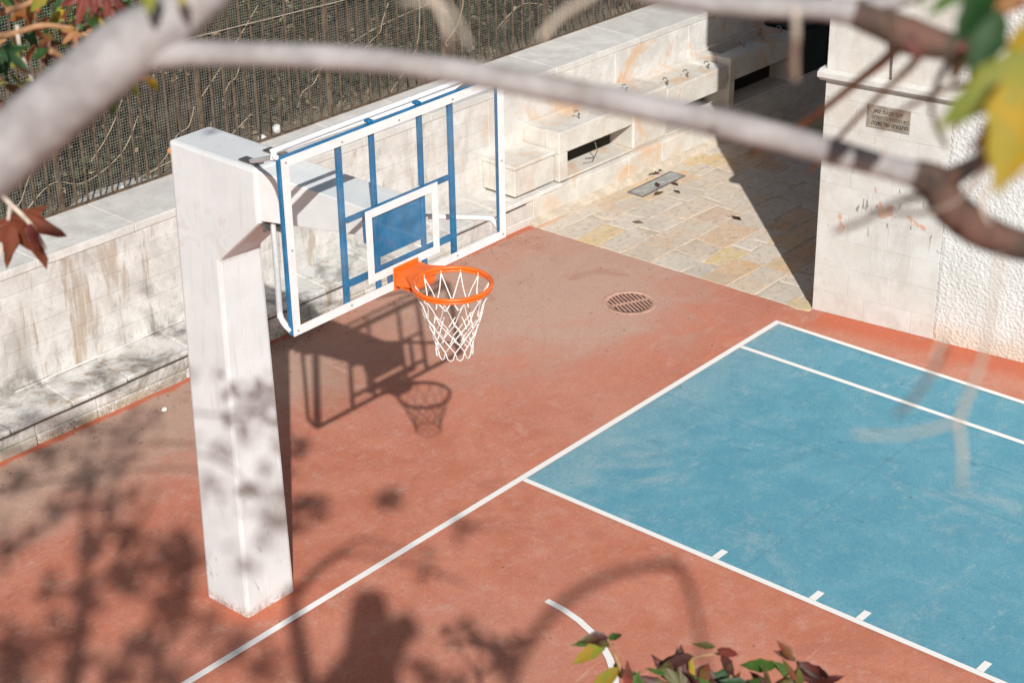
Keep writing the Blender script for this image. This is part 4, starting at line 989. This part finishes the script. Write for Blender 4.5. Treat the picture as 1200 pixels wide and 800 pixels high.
# crown out of sight above and behind: casts the soft dappled shade on the court, post and wall
fol = MB(); Rc = random.Random(13)
def hits_post(q):                                   # keeps the upper post and the beam in full sun, as they are
    for t in ((.28-q.y)/1.05, (-1.1-q.y)/1.05, (.0-q.y)/1.05):
        x = q.x+.985*t; z = q.z-t
        if abs(x) < .34 and 2.0 < z < 3.6: return True
    t = (-.2-q.x)/.985; y = q.y+1.05*t; z = q.z-t
    return -1.2 < y < .8 and 2.0 < z < 3.6
def shade(px, py, rad, n, z=None, base=None):
    g = base if base is not None else ground(px, py)
    for z_ in ([z] if z else (8.6, 9.2, 9.8, 10.4)):
        p = sunward(g, z_)
        if not in_view(p, 1.35): break
    else: return None
    for _ in range(n):
        d = Vector((Rc.gauss(0,1), Rc.gauss(0,1), Rc.gauss(0,1)))*rad*.55; q = p+d+(-SH*Rc.uniform(-.35,.35))
        if in_view(q, 1.2) or hits_post(q): continue
        leaf_quad(fol, q, Rc.uniform(.09,.17), Rc)
    return p
spots = [(65,600,.13,12),(20,560,.18,14),(8,640,.16,16),(105,560,.12,14),(105,640,.10,16),(100,700,.10,14),(130,545,.18,16),(60,690,.12,12),(140,590,.16,16),(150,630,.12,14),(205,655,.20,46),(150,680,.12,20),(12,770,.30,90),(190,715,.12,16),(215,700,.10,16),(235,730,.12,14),
         (90,740,.10,18),(85,790,.12,20),(170,760,.14,20),(200,790,.14,18),(140,780,.14,12),(150,500,.20,12),(60,540,.14,10),(355,522,.07,14),(362,600,.13,24),(330,615,.1,10),(457,585,.08,18),(540,618,.08,8),
         (545,735,.05,8),(500,790,.10,14),(530,800,.1,14),(590,780,.10,14),(310,780,.12,16),(275,760,.12,10),(90,500,.25,10),(40,500,.2,10)]
for px, py, rd, n in spots: shade(px, py, rd, int(n*(2.0 if px < 330 else 1.5)))
# on the post (points on its near faces) and the wall
for (x, y_, z, rd, n) in [(-.2,.4,2.2,.16,5),(-.2,.5,1.8,.16,6),(-.2,.45,1.3,.16,8),(-.2,.5,.9,.14,8),(-.2,.4,.45,.14,7),(.0,.28,1.5,.14,6),(.1,.28,2.0,.14,5),(.05,.28,.9,.14,8),(.1,.28,.5,.12,5),(2.2,3.9,.6,.3,10),(1.2,3.6,.3,.3,10),(3.0,3.7,.3,.3,10),(.6,3.6,.3,.3,8)]:
    shade(0, 0, rd, n, None, Vector((x, y_, z)))
fo = tpart(fol, 'foliage', L_green); fo['kind'] = 'stuff'
# limbs carrying that crown
def shadow_limb(pix, rads, z0=8.4, dz=.12):
    pts = []
    for i, (px, py) in enumerate(pix): pts.append(sunward(ground(px, py), z0+i*dz))
    limb('branch', pts, rads, M_dbark, 6, 8)
shadow_limb([(85,820),(95,740),(100,660),(103,560),(115,500)], [.055,.05,.04,.03,.02])
shadow_limb([(165,830),(200,740),(222,690),(232,640)], [.04,.035,.025,.015])
shadow_limb([(100,690),(140,655),(165,610),(185,570)], [.035,.03,.02,.012])
shadow_limb([(595,830),(605,780),(640,725),(690,685),(745,665),(795,660)], [.05,.042,.036,.034,.032,.036], 8.6, .05)
shadow_limb([(795,660),(808,690),(818,730),(826,790)], [.03,.026,.024,.022], 8.85, .05)
limb('branch', [Vector((tb.x,tb.y,8.0)), sunward(ground(300,900),8.4), sunward(ground(85,820),8.4)], [.07,.06,.055], M_dbark, 6, 8)
limb('branch', [Vector((tb.x,tb.y,7.9)), sunward(ground(300,860),8.35), sunward(ground(165,830),8.4)], [.06,.05,.04], M_dbark, 6, 8)
limb('branch', [Vector((tb.x,tb.y,8.1)), sunward(ground(500,880),8.5), sunward(ground(595,830),8.6)], [.08,.07,.06], M_dbark, 6, 8)

# ================================================================== YOUNG TREE below the view, only its leafy top shows
P0 = at(790, 900, 4.6)
sap = thing('sapling', 'young tree with maroon and green leaves poking up at the bottom edge', 'sapling', (P0.x, P0.y, 0))
SO = (P0.x, P0.y, 0)
def sstem(pts, rads, mat=M_otwig):
    P, Q = smooth_path([Vector(p)-Vector(SO) for p in pts], rads, 5); mb = MB(); mb.tube(P, Q, 7); return mb.build('stem', mat, sap)
sstem([(P0.x,P0.y,-.02),(P0.x+.05,P0.y,2),(P0.x,P0.y,P0.z)], [.045,.035,.018], M_dbark)
sstem([P0, at(760,850,4.55), at(735,800,4.5), at(718,760,4.5), at(712,748,4.5)], [.014,.008,.006,.004,.003])
sstem([P0, at(795,840,4.6), at(800,790,4.6), at(815,770,4.6), at(850,765,4.6)], [.014,.008,.006,.005,.003])
sstem([P0, at(860,850,4.6), at(905,805,4.6), at(935,785,4.6), at(930,765,4.6)], [.014,.008,.006,.005,.003])
for (x, y_, L, a, mt, kd, v) in [(712,752,54,148,L_ygreen,'lance',1),(725,782,60,135,L_ygreen,'lance',1),(712,747,36,178,L_maroon,'lance',2),(708,748,44,165,L_green,'lance',0),(712,748,20,-15,L_green,'lance',2),(722,775,24,75,L_green,'lance',2),(730,785,34,30,L_green,'lance',1),
    (700,752,22,10,L_maroon,'lance',2),(798,800,44,-100,L_maroon,'lance',1),(792,800,46,-130,L_red,'lance',1),(785,806,44,-160,L_maroon,'lance',1),(800,800,36,-75,L_ygreen,'lance',0),(812,796,34,-95,L_yellow,'lance',0),(780,790,28,-165,L_green,'lance',0),(806,770,34,175,L_maroon,'lance',1),(812,768,44,160,L_maroon,'lance',1),
    (840,760,36,20,L_red,'lance',1),(845,765,38,60,L_maroon,'lance',1),(838,758,28,190,L_maroon,'lance',1),(910,780,48,178,L_green,'lance',1),(928,772,30,-125,L_mixed,'lance',2),(934,772,30,-160,L_maroon,'lance',1),(938,775,46,50,L_red,'lance',2),(945,780,36,25,L_maroon,'lance',1),(930,800,40,70,L_orange,'lance',1),(932,795,30,150,L_maroon,'lance',2),
    (880,808,40,-160,L_dark,'lance',2),(865,812,36,-30,L_green,'lance',2),(830,806,40,-40,L_dark,'lance',2),(845,812,36,-150,L_maroon,'palm',1),(800,812,50,-90,L_maroon,'palm',1),(820,800,30,-60,L_mixed,'lance',2)]:
    leaf(sap, SO, x, y_, 4.55+Rl.uniform(-.06,.06), L, a, mt, kd, v, Rl.uniform(-.2,.5))
for k in range(20):
    cx_, cy_ = Rl.choice(((800,812),(815,800),(838,808),(925,806),(945,795),(872,815),(722,806)))
    leaf(sap, SO, cx_+Rl.gauss(0,14), cy_+abs(Rl.gauss(0,9)), 4.55+Rl.uniform(-.12,.12), Rl.uniform(22,42), Rl.uniform(-170,-10), Rl.choice((L_maroon,L_maroon,L_red,L_mixed,L_green,L_ygreen)), 'lance', Rl.randrange(2), Rl.uniform(-.5,.5))
bpy.context.view_layer.update()
